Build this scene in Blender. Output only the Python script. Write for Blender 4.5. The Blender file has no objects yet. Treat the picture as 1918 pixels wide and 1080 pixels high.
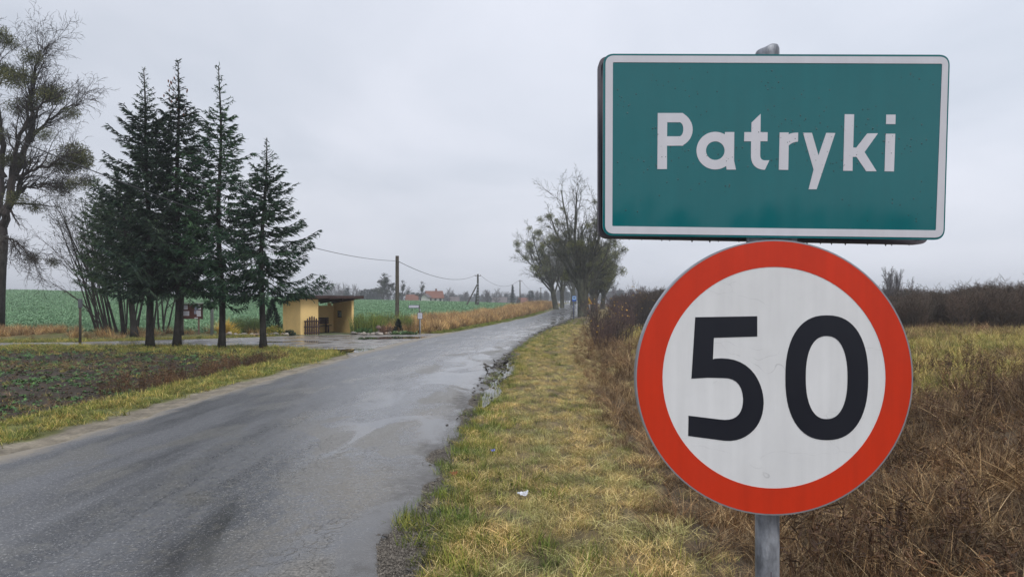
import bpy, math, random
import numpy as np
from mathutils import Vector, Matrix, Euler
from mathutils.geometry import tessellate_polygon
R = math.radians
rng = np.random.default_rng(7)
random.seed(7)
scene = bpy.context.scene

# ------------------------------------------------------------------ camera
H = 2.0
cam_data = bpy.data.cameras.new('camera')
cam = bpy.data.objects.new('camera', cam_data)
scene.collection.objects.link(cam)
cam.location = (0, 0, H)
cam.rotation_euler = (R(90), 0, 0)
cam_data.sensor_width = 36
cam_data.lens = 24
cam_data.shift_y = 25 / 1918
cam_data.clip_start = 0.05
cam_data.clip_end = 6000
scene.camera = cam
F = 1278.7      # focal length in photograph pixels
HY = 565.0      # horizon row of the photograph

# ------------------------------------------------------------------ sky
world = bpy.data.worlds.new('World')
scene.world = world
world.use_nodes = True
SUN_EL, SUN_AZ = R(56), R(160)       # azimuth clockwise from +Y (the sun is behind, a little to the right, veiled)
def build_world():
    nt = world.node_tree; nt.nodes.clear(); L = nt.links
    N = lambda t, **k: [setattr(n, a, b) for n in [nt.nodes.new(t)] for a, b in k.items()] and n if False else nt.nodes.new(t)
    out = N('ShaderNodeOutputWorld')
    bgs = N('ShaderNodeBackground'); bgs.inputs['Strength'].default_value = 0.05
    sky = N('ShaderNodeTexSky'); sky.sky_type = 'NISHITA'; sky.sun_disc = False
    sky.sun_elevation = SUN_EL; sky.sun_rotation = SUN_AZ
    sky.air_density = 2.0; sky.dust_density = 6.0
    L.new(sky.outputs[0], bgs.inputs['Color'])
    tc = N('ShaderNodeTexCoord')
    sep = N('ShaderNodeSeparateXYZ'); L.new(tc.outputs['Generated'], sep.inputs[0])
    # cloud deck: project the view direction on a plane overhead
    zz = N('ShaderNodeMath'); zz.operation = 'MAXIMUM'; zz.inputs[1].default_value = 0.0; L.new(sep.outputs['Z'], zz.inputs[0])
    za = N('ShaderNodeMath'); za.operation = 'ADD'; za.inputs[1].default_value = 0.22; L.new(zz.outputs[0], za.inputs[0])
    dx = N('ShaderNodeMath'); dx.operation = 'DIVIDE'; L.new(sep.outputs['X'], dx.inputs[0]); L.new(za.outputs[0], dx.inputs[1])
    dy = N('ShaderNodeMath'); dy.operation = 'DIVIDE'; L.new(sep.outputs['Y'], dy.inputs[0]); L.new(za.outputs[0], dy.inputs[1])
    cmb = N('ShaderNodeCombineXYZ'); L.new(dx.outputs[0], cmb.inputs[0]); L.new(dy.outputs[0], cmb.inputs[1])
    n1 = N('ShaderNodeTexNoise'); n1.inputs['Scale'].default_value = 0.95; n1.inputs['Detail'].default_value = 6; n1.inputs['Roughness'].default_value = 0.5
    n1.inputs['Distortion'].default_value = 0.4
    L.new(cmb.outputs[0], n1.inputs['Vector'])
    ramp = N('ShaderNodeValToRGB')
    e = ramp.color_ramp.elements
    e[0].position = 0.30; e[0].color = (0.525, 0.57, 0.655, 1)
    e[1].position = 0.68; e[1].color = (0.72, 0.745, 0.83, 1)
    L.new(n1.outputs[0], ramp.inputs[0])
    # horizon a little paler and warmer
    hr = N('ShaderNodeValToRGB'); h = hr.color_ramp.elements
    h[0].position = 0.0; h[0].color = (0.63, 0.655, 0.72, 1)
    h[1].position = 0.22; h[1].color = (0.63, 0.655, 0.72, 1)
    L.new(zz.outputs[0], hr.inputs[0])
    fac = N('ShaderNodeMapRange'); fac.inputs['From Min'].default_value = 0.0; fac.inputs['From Max'].default_value = 0.2
    fac.inputs['To Min'].default_value = 0.25; fac.inputs['To Max'].default_value = 1.0
    L.new(zz.outputs[0], fac.inputs[0])
    mx = N('ShaderNodeMix'); mx.data_type = 'RGBA'
    L.new(fac.outputs[0], mx.inputs['Factor']); L.new(hr.outputs[0], mx.inputs['A']); L.new(ramp.outputs[0], mx.inputs['B'])
    # cloud cover is brighter towards the hidden sun (right of view) and overhead
    dot = N('ShaderNodeVectorMath'); dot.operation = 'DOT_PRODUCT'; L.new(tc.outputs['Generated'], dot.inputs[0])
    dot.inputs[1].default_value = (0.80, 0.25, 0.54)
    br = N('ShaderNodeMapRange'); br.inputs['From Min'].default_value = -0.9; br.inputs['From Max'].default_value = 1.0
    br.inputs['To Min'].default_value = 0.82; br.inputs['To Max'].default_value = 1.15; L.new(dot.outputs['Value'], br.inputs[0])
    bgc = N('ShaderNodeBackground'); L.new(mx.outputs['Result'], bgc.inputs['Color']); L.new(br.outputs[0], bgc.inputs['Strength'])
    ms = N('ShaderNodeMixShader'); ms.inputs[0].default_value = 0.93
    L.new(bgs.outputs[0], ms.inputs[1]); L.new(bgc.outputs[0], ms.inputs[2]); L.new(ms.outputs[0], out.inputs['Surface'])
build_world()

sun_data = bpy.data.lights.new('sun', 'SUN')
sun_data.energy = 1.5; sun_data.angle = R(25); sun_data.color = (1.0, 0.97, 0.93)
sun = bpy.data.objects.new('sun', sun_data); scene.collection.objects.link(sun)
sd = Vector((math.sin(SUN_AZ) * math.cos(SUN_EL), math.cos(SUN_AZ) * math.cos(SUN_EL), math.sin(SUN_EL)))
sun.rotation_euler = sd.to_track_quat('Z', 'Y').to_euler()

scene.view_settings.view_transform = 'Standard'
scene.view_settings.look = 'None'
scene.view_settings.exposure = 0.27
scene.view_settings.gamma = 1.0
scene.view_settings.use_curve_mapping = False
scene.cycles.max_bounces = 6
scene.cycles.diffuse_bounces = 2
scene.cycles.glossy_bounces = 2
scene.cycles.transmission_bounces = 2
scene.cycles.volume_bounces = 0
scene.cycles.transparent_max_bounces = 4

# ------------------------------------------------------------------ helpers
def X(px, D): return (px - 959.0) / F * D
def Z(py, D): return H + (HY - py) / F * D

def link(o, parent=None):
    scene.collection.objects.link(o)
    if parent is not None: o.parent = parent
    return o

def tag(o, label=None, cat=None, group=None, kind=None):
    if label: o['label'] = label
    if cat: o['category'] = cat
    if group: o['group'] = group
    if kind: o['kind'] = kind
    return o

def empty(name, loc, label, cat, group=None, rz=0.0):
    o = bpy.data.objects.new(name, None); scene.collection.objects.link(o)
    o.location = loc; o.rotation_euler = (0, 0, rz); o.empty_display_size = 0.1
    return tag(o, label, cat, group)

class MB:
    """collects geometry in numpy blocks; one call of build() makes one mesh"""
    def __init__(s): s.v = []; s.f = []; s.n = 0; s.c = []; s.m = []
    def add(s, v, faces, col=None, mi=0):
        v = np.asarray(v, dtype=np.float64).reshape(-1, 3)
        faces = np.asarray(faces, dtype=np.int64)
        if col is None: col = (1, 1, 1)
        col = np.asarray(col, dtype=np.float64)
        if col.ndim == 1: col = np.tile(col, (len(v), 1))
        s.v.append(v); s.c.append(col); s.f.append(faces + s.n); s.m.append(np.full(len(faces), mi)); s.n += len(v)
        return s
    def polys(s, v, polylist, col=None, mi=0):
        v = np.asarray(v, dtype=np.float64).reshape(-1, 3); n0 = s.n
        if col is None: col = (1, 1, 1)
        s.v.append(v); s.c.append(np.tile(np.asarray(col, float), (len(v), 1))); s.n += len(v)
        for p in polylist:
            s.f.append(np.asarray([p]) + n0); s.m.append(np.array([mi]))
        return s
    def box(s, c, size, rot=None, col=None, mi=0):
        h = np.asarray(size) / 2.0
        v = np.array([[x, y, z] for x in (-1, 1) for y in (-1, 1) for z in (-1, 1)]) * h
        if rot is not None: v = v @ np.array(rot).T
        return s.add(v + np.asarray(c), [[0, 1, 3, 2], [4, 6, 7, 5], [0, 4, 5, 1], [2, 3, 7, 6], [0, 2, 6, 4], [1, 5, 7, 3]], col, mi)
    def tube(s, pts, rad, n=8, cap=True, col=None, mi=0, squash=1.0):
        pts = np.asarray(pts, float); rad = np.broadcast_to(np.asarray(rad, float), (len(pts),))
        t = np.gradient(pts, axis=0); t /= np.linalg.norm(t, axis=1)[:, None] + 1e-12
        ref = np.array([0, 0, 1.0]) if abs(t[0][2]) < .9 else np.array([1.0, 0, 0])
        a = np.cross(t, ref); a /= np.linalg.norm(a, axis=1)[:, None] + 1e-12
        b = np.cross(t, a)
        th = np.linspace(0, 2 * np.pi, n, endpoint=False)
        ring = a[:, None, :] * np.cos(th)[None, :, None] + b[:, None, :] * np.sin(th)[None, :, None] * squash
        v = (pts[:, None, :] + ring * rad[:, None, None]).reshape(-1, 3)
        k = len(pts); i = np.arange(k - 1)[:, None] * n; j = np.arange(n)[None, :]; j2 = (j + 1) % n
        f = np.stack([i + j, i + j2, i + n + j2, i + n + j], -1).reshape(-1, 4)
        n0 = s.n; s.add(v, f, col, mi)
        if cap:
            s.f.append(np.array([np.arange(n)[::-1]]) + n0); s.m.append(np.array([mi]))
            s.f.append(np.array([np.arange(n)]) + n0 + (k - 1) * n); s.m.append(np.array([mi]))
        return s
    def segs(s, p0, p1, r0, r1, n=3, col=None, mi=0):
        """many tapered prisms at once"""
        p0 = np.asarray(p0, float); p1 = np.asarray(p1, float); m = len(p0)
        if m == 0: return s
        t = p1 - p0; L = np.linalg.norm(t, axis=1)[:, None] + 1e-9; t = t / L
        ref = np.where(np.abs(t[:, 2:3]) < .9, np.array([[0, 0, 1.0]]), np.array([[1.0, 0, 0]]))
        a = np.cross(t, ref); a /= np.linalg.norm(a, axis=1)[:, None] + 1e-12; b = np.cross(t, a)
        th = np.linspace(0, 2 * np.pi, n, endpoint=False)
        ring = a[:, None] * np.cos(th)[None, :, None] + b[:, None] * np.sin(th)[None, :, None]
        r0 = np.broadcast_to(r0, (m,)); r1 = np.broadcast_to(r1, (m,))
        v = np.concatenate([p0[:, None] + ring * r0[:, None, None], p1[:, None] + ring * r1[:, None, None]], 1)
        j = np.arange(n); j2 = (j + 1) % n
        f = np.stack([j, j2, j2 + n, j + n], -1)[None] + (np.arange(m) * 2 * n)[:, None, None]
        if col is not None:
            col = np.asarray(col, float)
            if col.ndim == 2: col = np.repeat(col, 2 * n, 0)
        return s.add(v.reshape(-1, 3), f.reshape(-1, 4), col, mi)
    def leaves(s, c, d, w, length, width, col=None, mi=0):
        """many rhombic leaves: centre c, axis d, side w (unit)"""
        c = np.asarray(c, float); m = len(c)
        if m == 0: return s
        length = np.broadcast_to(length, (m,))[:, None]; width = np.broadcast_to(width, (m,))[:, None]
        v = np.stack([c - d * length / 2, c + w * width / 2 - d * length * .05, c + d * length / 2, c - w * width / 2 - d * length * .05], 1)
        f = (np.arange(m) * 4)[:, None] + np.arange(4)[None]
        if col is not None:
            col = np.asarray(col, float)
            if col.ndim == 2: col = np.repeat(col, 4, 0)
        return s.add(v.reshape(-1, 3), f, col, mi)
    def mesh(s, name, mats, smooth=False):
        me = bpy.data.meshes.new(name)
        v = np.concatenate(s.v) if s.v else np.zeros((0, 3)); c = np.concatenate(s.c)
        tot = np.concatenate([np.full(len(f), f.shape[1]) for f in s.f]); lv = np.concatenate([f.reshape(-1) for f in s.f])
        me.vertices.add(len(v)); me.vertices.foreach_set('co', v.astype(np.float32).ravel())
        me.loops.add(len(lv)); me.loops.foreach_set('vertex_index', lv.astype(np.int32))
        me.polygons.add(len(tot))
        st = np.concatenate([[0], np.cumsum(tot)[:-1]])
        me.polygons.foreach_set('loop_start', st.astype(np.int32))
        me.polygons.foreach_set('material_index', np.concatenate(s.m).astype(np.int32))
        me.polygons.foreach_set('use_smooth', np.full(len(tot), smooth))
        at = me.color_attributes.new('Col', 'FLOAT_COLOR', 'POINT')
        at.data.foreach_set('color', np.concatenate([c, np.ones((len(c), 1))], 1).astype(np.float32).ravel())
        me.update(calc_edges=True); me.validate()
        for m in (mats if isinstance(mats, (list, tuple)) else [mats]): me.materials.append(m)
        return me
    def build(s, name, mats, parent=None, smooth=False, loc=None, bevel=0):
        o = bpy.data.objects.new(name, s.mesh(name, mats, smooth)); link(o, parent)
        if loc is not None: o.location = loc
        if bevel:
            b = o.modifiers.new('bevel', 'BEVEL'); b.width = bevel; b.segments = 2; b.limit_method = 'ANGLE'
        return o

def unit(v): return v / (np.linalg.norm(v, axis=-1, keepdims=True) + 1e-12)
def randdir(n, r=rng): return unit(r.normal(size=(n, 3)))

# ------------------------------------------------------------------ materials
def mat(name, col=(.5, .5, .5), rough=.7, spec=.5, metal=0.0, var=0.15, scale=8.0, bump=0.0, bscale=None, use_col=False, detail=5.0,
        col2=None, sheen=0, trans=0.0, spots=None, coat=0.0, mscale=None):
    m = bpy.data.materials.new(name); m.use_nodes = True
    nt = m.node_tree; L = nt.links; nodes = nt.nodes
    p = nodes['Principled BSDF']
    p.inputs['Roughness'].default_value = rough; p.inputs['Metallic'].default_value = metal
    p.inputs['Specular IOR Level'].default_value = spec
    if coat: p.inputs['Coat Weight'].default_value = coat; p.inputs['Coat Roughness'].default_value = .08
    geo = nodes.new('ShaderNodeNewGeometry')
    n = nodes.new('ShaderNodeTexNoise'); n.inputs['Scale'].default_value = scale; n.inputs['Detail'].default_value = detail; n.inputs['Roughness'].default_value = .6
    L.new(geo.outputs['Position'], n.inputs['Vector'])
    if mscale:
        mp = nodes.new('ShaderNodeMapping'); mp.inputs['Scale'].default_value = mscale
        L.new(geo.outputs['Position'], mp.inputs['Vector']); L.new(mp.outputs[0], n.inputs['Vector'])
    base = nodes.new('ShaderNodeRGB'); base.outputs[0].default_value = (*col, 1); src = base.outputs[0]
    if col2 is not None:
        mx = nodes.new('ShaderNodeMix'); mx.data_type = 'RGBA'
        r = nodes.new('ShaderNodeMapRange'); r.inputs['From Min'].default_value = .38; r.inputs['From Max'].default_value = .62
        L.new(n.outputs[0], r.inputs[0]); L.new(r.outputs[0], mx.inputs['Factor'])
        L.new(src, mx.inputs['A']); mx.inputs['B'].default_value = (*col2, 1); src = mx.outputs['Result']
    if use_col:
        a = nodes.new('ShaderNodeAttribute'); a.attribute_name = 'Col'
        mx = nodes.new('ShaderNodeMix'); mx.data_type = 'RGBA'; mx.blend_type = 'MULTIPLY'; mx.inputs['Factor'].default_value = 1
        L.new(src, mx.inputs['A']); L.new(a.outputs['Color'], mx.inputs['B']); src = mx.outputs['Result']
    if var:
        n2 = nodes.new('ShaderNodeTexNoise'); n2.inputs['Scale'].default_value = scale * .37; n2.inputs['Detail'].default_value = 8; n2.inputs['Roughness'].default_value = .7
        L.new(geo.outputs['Position'], n2.inputs['Vector'])
        r = nodes.new('ShaderNodeMapRange'); r.inputs['From Min'].default_value = .25; r.inputs['From Max'].default_value = .75
        r.inputs['To Min'].default_value = 1 - var; r.inputs['To Max'].default_value = 1 + var; L.new(n2.outputs[0], r.inputs[0])
        vm = nodes.new('ShaderNodeVectorMath'); vm.operation = 'SCALE'; L.new(src, vm.inputs[0]); L.new(r.outputs[0], vm.inputs['Scale']); src = vm.outputs[0]
    L.new(src, p.inputs['Base Color'])
    if bump:
        nb = nodes.new('ShaderNodeTexNoise'); nb.inputs['Scale'].default_value = bscale or scale * 4; nb.inputs['Detail'].default_value = 4
        L.new(n.inputs['Vector'].links[0].from_socket, nb.inputs['Vector'])
        b = nodes.new('ShaderNodeBump'); b.inputs['Strength'].default_value = bump; b.inputs['Distance'].default_value = .02
        L.new(nb.outputs[0], b.inputs['Height']); L.new(b.outputs[0], p.inputs['Normal'])
    return m

def foliage_mat(name, patch=(1, 1, 1), patch2=(1, 1, 1), pscale=1.2, rvar=.35, rough=.7):
    """blade and leaf colours come from the mesh; patches by place and a small change per clump"""
    m = bpy.data.materials.new(name); m.use_nodes = True
    nt = m.node_tree; L = nt.links; nodes = nt.nodes; p = nodes['Principled BSDF']
    p.inputs['Roughness'].default_value = rough; p.inputs['Specular IOR Level'].default_value = .25
    a = nodes.new('ShaderNodeAttribute'); a.attribute_name = 'Col'
    geo = nodes.new('ShaderNodeNewGeometry')
    n = nodes.new('ShaderNodeTexNoise'); n.inputs['Scale'].default_value = pscale; n.inputs['Detail'].default_value = 5; L.new(geo.outputs['Position'], n.inputs['Vector'])
    r = nodes.new('ShaderNodeMapRange'); r.inputs['From Min'].default_value = .36; r.inputs['From Max'].default_value = .64; L.new(n.outputs[0], r.inputs[0])
    mx = nodes.new('ShaderNodeMix'); mx.data_type = 'RGBA'; mx.inputs['A'].default_value = (*patch, 1); mx.inputs['B'].default_value = (*patch2, 1); L.new(r.outputs[0], mx.inputs['Factor'])
    m2 = nodes.new('ShaderNodeMix'); m2.data_type = 'RGBA'; m2.blend_type = 'MULTIPLY'; m2.inputs['Factor'].default_value = 1
    L.new(a.outputs['Color'], m2.inputs['A']); L.new(mx.outputs['Result'], m2.inputs['B'])
    oi = nodes.new('ShaderNodeObjectInfo')
    r2 = nodes.new('ShaderNodeMapRange'); r2.inputs['To Min'].default_value = 1 - rvar; r2.inputs['To Max'].default_value = 1 + rvar; L.new(oi.outputs['Random'], r2.inputs[0])
    vm = nodes.new('ShaderNodeVectorMath'); vm.operation = 'SCALE'; L.new(m2.outputs['Result'], vm.inputs[0]); L.new(r2.outputs[0], vm.inputs['Scale'])
    L.new(vm.outputs[0], p.inputs['Base Color'])
    return m

# ------------------------------------------------------------------ the lie of the land
_ys = np.arange(-60, 900, 1.0)
_c = np.interp(_ys, [-60, -15, 5, 9, 13, 25, 34, 42.6, 54, 69, 85, 130, 200, 400, 900], [-3.9, -3.8, -3.75, -3.72, -3.62, -3.05, -2.3, -1.25, .35, 2.75, 5.5, 11.0, 17.8, 37, 86])
_k = np.exp(-np.linspace(-2.2, 2.2, 13) ** 2); _k /= _k.sum()
_c = np.convolve(np.pad(_c, 6, 'edge'), _k, 'valid'); _sl = np.gradient(_c, _ys)
def road_x(y): return np.interp(y, _ys, _c)
def road_d(x, y): return (x - road_x(y)) / np.sqrt(1 + np.interp(y, _ys, _sl) ** 2)
def sst(a, b, x):
    t = np.clip((x - a) / (b - a), 0, 1); return t * t * (3 - 2 * t)
# value noise for the terrain
_tab = np.random.default_rng(3).random((64, 64))
def vnoise(x, y):
    xi = np.floor(x).astype(int); yi = np.floor(y).astype(int); fx = x - xi; fy = y - yi
    fx = fx * fx * (3 - 2 * fx); fy = fy * fy * (3 - 2 * fy)
    g = lambda i, j: _tab[i % 64, j % 64]
    return (g(xi, yi) * (1 - fx) + g(xi + 1, yi) * fx) * (1 - fy) + (g(xi, yi + 1) * (1 - fx) + g(xi + 1, yi + 1) * fx) * fy
def fbm(x, y, o=4):
    s = 0; a = .5
    for i in range(o): s = s + a * vnoise(x * 2 ** i + 13.7 * i, y * 2 ** i + 5.1 * i); a *= .5
    return s / (1 - .5 ** o)
# the side road and the bus apron lie between a front edge and a back edge (functions of x)
def side_front(x): return np.interp(x, [-120, -60, -24, -17.5, -12, -10, -8.2, -7.2, -6.4, -6.0, -3], [25, 27, 31.2, 31.3, 30.9, 30.2, 28.8, 27.6, 26.2, 25, 24])
def side_back(x): return np.interp(x, [-120, -60, -25, -19.5, -16.2, -14, -12.7, -10, -8.5, -6, -3], [27, 29.2, 33.5, 35.0, 37.2, 39.2, 40.6, 41.9, 41.2, 43.4, 44.5])
def road_z(y): return np.interp(y, [-60, 60, 85, 130, 200, 400, 900], [0, 0, .2, .6, 1.2, 1.4, 1.4])
def on_side(x, y): return (x < -4) & (y > side_front(x)) & (y < side_back(x))
def terrain(x, y, detail=True):
    x = np.asarray(x, float); y = np.asarray(y, float); d = road_d(x, y)
    z = road_z(y)
    # the field rises to a crest on the left, less to the right
    rise = np.interp(x / np.maximum(y, 40), [-1.2, -.7, -.24, -.07, .02, .15, .5, 1.0], [5.2, 4.8, 2.35, 1.75, 1.2, 1.0, .8, .8])
    f = sst(44, 185, y)
    away = sst(4, 16, np.abs(d))
    z = z * (1 - f * away) + rise * f * away * np.where(d < 0, 1, .8)
    z = z - 2.2 * sst(195, 330, y) * sst(10, 40, -d) - .3 * sst(195, 330, y) * sst(10, 40, d)
    # right ditch and rough ground
    z = z - .42 * sst(5.0, 6.6, d) * (1 - sst(8.5, 15, d)) * (1 - sst(60, 90, y))
    z = z + .25 * sst(12, 30, d) * (1 - .3 * sst(60, 120, y))
    # rut with mud and water along the right road edge
    z = z - .06 * sst(2.8, 2.95, d) * (1 - sst(3.25, 3.5, d)) * sst(10, 13, y) * (1 - sst(24, 27, y))
    # left furrow and ploughland near the camera
    near = 1 - sst(24, 30, y)
    z = z - (.28 * sst(4.6, 5.8, -d) - .16 * sst(6.5, 9, -d)) * near
    # bank of dry grass along the left of the far road
    z = z + .28 * sst(3.8, 6, -d) * (1 - sst(8, 13, -d)) * sst(44, 56, y) * (1 - sst(150, 190, y))
    if detail:
        rough = sst(3.2, 4.2, np.abs(d)) * (1 - sst(60, 120, y))
        side = sst(-.6, .6, y - side_front(x)) * (1 - sst(-.6, .6, y - side_back(x))) * (x < -2)
        rough = rough * (1 - side)
        z = z + (fbm(x * 1.3, y * 1.3) - .5) * .10 * rough + (fbm(x * .25, y * .25) - .5) * .25 * rough * sst(5, 9, np.abs(d))
        z = z + (fbm(x * .85 + 4, y * .85, 3) - .5) * .42 * rough * sst(5.2, 7, d) * (1 - sst(38, 48, y))
        pl = near * sst(5.2, 6.5, -d) * (1 - side)
        z = z + (fbm(x * 3.5, y * 3.5, 3) - .5) * .17 * pl
    return z
def T(x, y): return float(terrain(np.array([x]), np.array([y]))[0])

def smooth_mesh_grid(name, V, nu, nv, material, parent=None, wrap=False, attrs=None):
    i = np.arange(nu - 1)[:, None] * nv; j = np.arange(nv if wrap else nv - 1)[None]; j2 = (j + 1) % nv
    f = np.stack([i + j, i + j2, i + nv + j2, i + nv + j], -1).reshape(-1, 4)
    mb = MB(); mb.add(V, f)
    me = mb.mesh(name, material, True)
    for k, a in (attrs or {}).items():
        if a.ndim == 2:
            t = me.attributes.new(k, 'FLOAT_VECTOR', 'POINT'); t.data.foreach_set('vector', a.astype(np.float32).ravel())
        else:
            t = me.attributes.new(k, 'FLOAT', 'POINT'); t.data.foreach_set('value', a.astype(np.float32))
    o = bpy.data.objects.new(name, me); link(o, parent); return o

# ---- ground sheet
C_STRAW = np.array([.19, .145, .075]); C_BROWN = np.array([.10, .072, .043]); C_YEL = np.array([.30, .235, .09])
C_SOIL = np.array([.052, .040, .029]); C_SAND = np.array([.27, .235, .18]); C_MUD = np.array([.085, .072, .058])
C_GREEN = np.array([.12, .125, .035]); C_CROP = np.array([.14, .24, .135]); C_TAN = np.array([.30, .205, .09])
def ground_colour(x, y):
    d = road_d(x, y); nz = fbm(x * .6 + 9, y * .6); n2 = fbm(x * 2.1, y * 2.1 + 40); n3 = fbm(x * 6, y * 6, 3)
    col = np.tile(C_YEL, (len(x), 1)); wet = np.zeros(len(x))
    def put(w, c, wt=0.0):
        nonlocal col, wet
        w = np.clip(w, 0, 1)[:, None]; col = col * (1 - w) + np.asarray(c) * w; wet = wet * (1 - w[:, 0]) + wt * w[:, 0]
    dj = d + (n2 - .5) * .7
    # right: rough brown ground, the yellow band behind it
    put(sst(4.9, 5.4, dj) * (1 - sst(15, 19, y + (nz - .5) * 5)), C_BROWN)
    put(sst(6, 10, d) * sst(17, 21, y) * sst(.5, .7, nz), C_BROWN * 1.6)
    put(sst(36, 48, y) * sst(6, 9, d), np.array([.12, .085, .05]))
    # left: crop, dry strip in front, ploughland, green strip
    put(sst(4, 6, -d) * sst(44, 48, y), C_TAN * .8)
    w = sst(np.where(x < -14, 43, 47), np.where(x < -14, 45, 50), y + (n2 - .5) * 3) * sst(7.5, 9.5, -d - (nz - .5) * 3)
    put(w, C_CROP)
    left = (d < 0)
    put(left * (y > 20) * sst(-1.2, .4, side_front(x) - y + 1.2) * (y < side_front(x) + 1.5) * 1.0, C_GREEN)
    plough = sst(4.9, 5.5, -dj) * (1 - sst(-3.6, -2.4, y - side_front(x) + (n2 - .5) * 1.6))
    put(plough, C_SOIL, .25)
    put(left * (y > side_back(x) - .5) * (y < 47) * sst(5, 6, -d), C_GREEN * 1.1)
    put(left * (y > side_back(x) + 1.6) * (y < 49) * (x < -15) * sst(.3, .6, n2) * (.35 + .65 * (x < -28)), C_TAN * .7)
    # verges
    wl = sst(2.9, 3.3, -dj) * (1 - sst(4.8, 5.3, -dj)) * (1 - sst(25, 27, y) * (1 - sst(43, 45, y)))
    put(wl, C_GREEN * 1.15)
    put((1 - sst(3.25, 3.55, -dj)) * left * sst(2.6, 2.8, -d), C_SAND, .0)
    put(sst(2.6, 2.8, -d) * left * (1 - sst(3.1, 3.4, -dj)) * sst(40, 46, y), C_GREEN)
    put(sst(2.9, 3.2, dj) * (1 - sst(4.9, 5.4, dj)) * (d > 0), C_STRAW * (.6 + .5 * n3)[:, None] )
    put((d > 0) * (1 - sst(3.0, 3.4, dj)) * sst(2.4, 2.6, d), C_MUD * 1.25, .45)
    return col * (.75 + .5 * n3)[:, None], wet
def build_ground():
    rad = np.concatenate([[.4, 1.0], np.geomspace(1.7, 120, 330), np.geomspace(123, 1900, 60)])
    a1 = np.linspace(-47, 47, 430); a2 = np.linspace(47, 313, 60)[1:-1]
    ang = np.radians(np.concatenate([a1, a2]))
    rr, aa = np.meshgrid(rad, ang, indexing='ij')
    x = (rr * np.sin(aa)).ravel(); y = (rr * np.cos(aa)).ravel()
    z = terrain(x, y); d = road_d(x, y)
    lower = (1 - sst(2.15, 2.45, np.abs(d))) * .10
    side = on_side(x, y)
    m = sst(-.1, .5, y - side_front(x)) * sst(-.1, .5, side_back(x) - y) * (x < -3.4)
    lower = np.maximum(lower, m * .10)
    z = z - lower - .012
    far = np.hypot(x, y) > 700
    z[far] = z[far] - (np.hypot(x[far], y[far]) - 700) * .004
    col, wet = ground_colour(x, y)
    V = np.stack([x, y, z], 1)
    nt_mat = bpy.data.materials.new('ground_material'); nt_mat.use_nodes = True
    nt = nt_mat.node_tree; L = nt.links; p = nt.nodes['Principled BSDF']
    a = nt.nodes.new('ShaderNodeAttribute'); a.attribute_name = 'gcol'
    w = nt.nodes.new('ShaderNodeAttribute'); w.attribute_name = 'wet'
    geo = nt.nodes.new('ShaderNodeNewGeometry')
    n1 = nt.nodes.new('ShaderNodeTexNoise'); n1.inputs['Scale'].default_value = 14; n1.inputs['Detail'].default_value = 8; n1.inputs['Roughness'].default_value = .75
    n2 = nt.nodes.new('ShaderNodeTexNoise'); n2.inputs['Scale'].default_value = 1.4; n2.inputs['Detail'].default_value = 6; n2.inputs['Roughness'].default_value = .7
    # leafy grain for the crop and other far cover (cells about 25 cm)
    v = nt.nodes.new('ShaderNodeTexVoronoi'); v.inputs['Scale'].default_value = 2.6; v.inputs['Randomness'].default_value = 1
    for n in (n1, n2, v): L.new(geo.outputs['Position'], n.inputs['Vector'])
    def mr(src, a0, a1, b0, b1):
        r = nt.nodes.new('ShaderNodeMapRange'); r.inputs[1].default_value = a0; r.inputs[2].default_value = a1; r.inputs[3].default_value = b0; r.inputs[4].default_value = b1
        L.new(src, r.inputs[0]); return r.outputs[0]
    def mul(a_, b_):
        q = nt.nodes.new('ShaderNodeMath'); q.operation = 'MULTIPLY'; L.new(a_, q.inputs[0]); L.new(b_, q.inputs[1]); return q.outputs[0]
    g = mul(mul(mr(n1.outputs[0], .3, .7, .6, 1.4), mr(n2.outputs[0], .3, .7, .78, 1.22)), mr(v.outputs['Distance'], 0, .7, 1.22, .72))
    s = nt.nodes.new('ShaderNodeVectorMath'); s.operation = 'SCALE'; L.new(a.outputs['Vector'], s.inputs[0]); L.new(g, s.inputs['Scale'])
    L.new(s.outputs[0], p.inputs['Base Color'])
    L.new(mr(w.outputs['Fac'], 0, 1, .92, .3), p.inputs['Roughness']); p.inputs['Specular IOR Level'].default_value = .35
    b = nt.nodes.new('ShaderNodeBump'); b.inputs['Strength'].default_value = .9; b.inputs['Distance'].default_value = .04
    L.new(n1.outputs[0], b.inputs['Height']); L.new(b.outputs[0], p.inputs['Normal'])
    o = smooth_mesh_grid('ground', V, len(rad), len(ang), nt_mat, wrap=True, attrs={'gcol': col, 'wet': wet})
    return tag(o, kind='structure')
build_ground()

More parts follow.
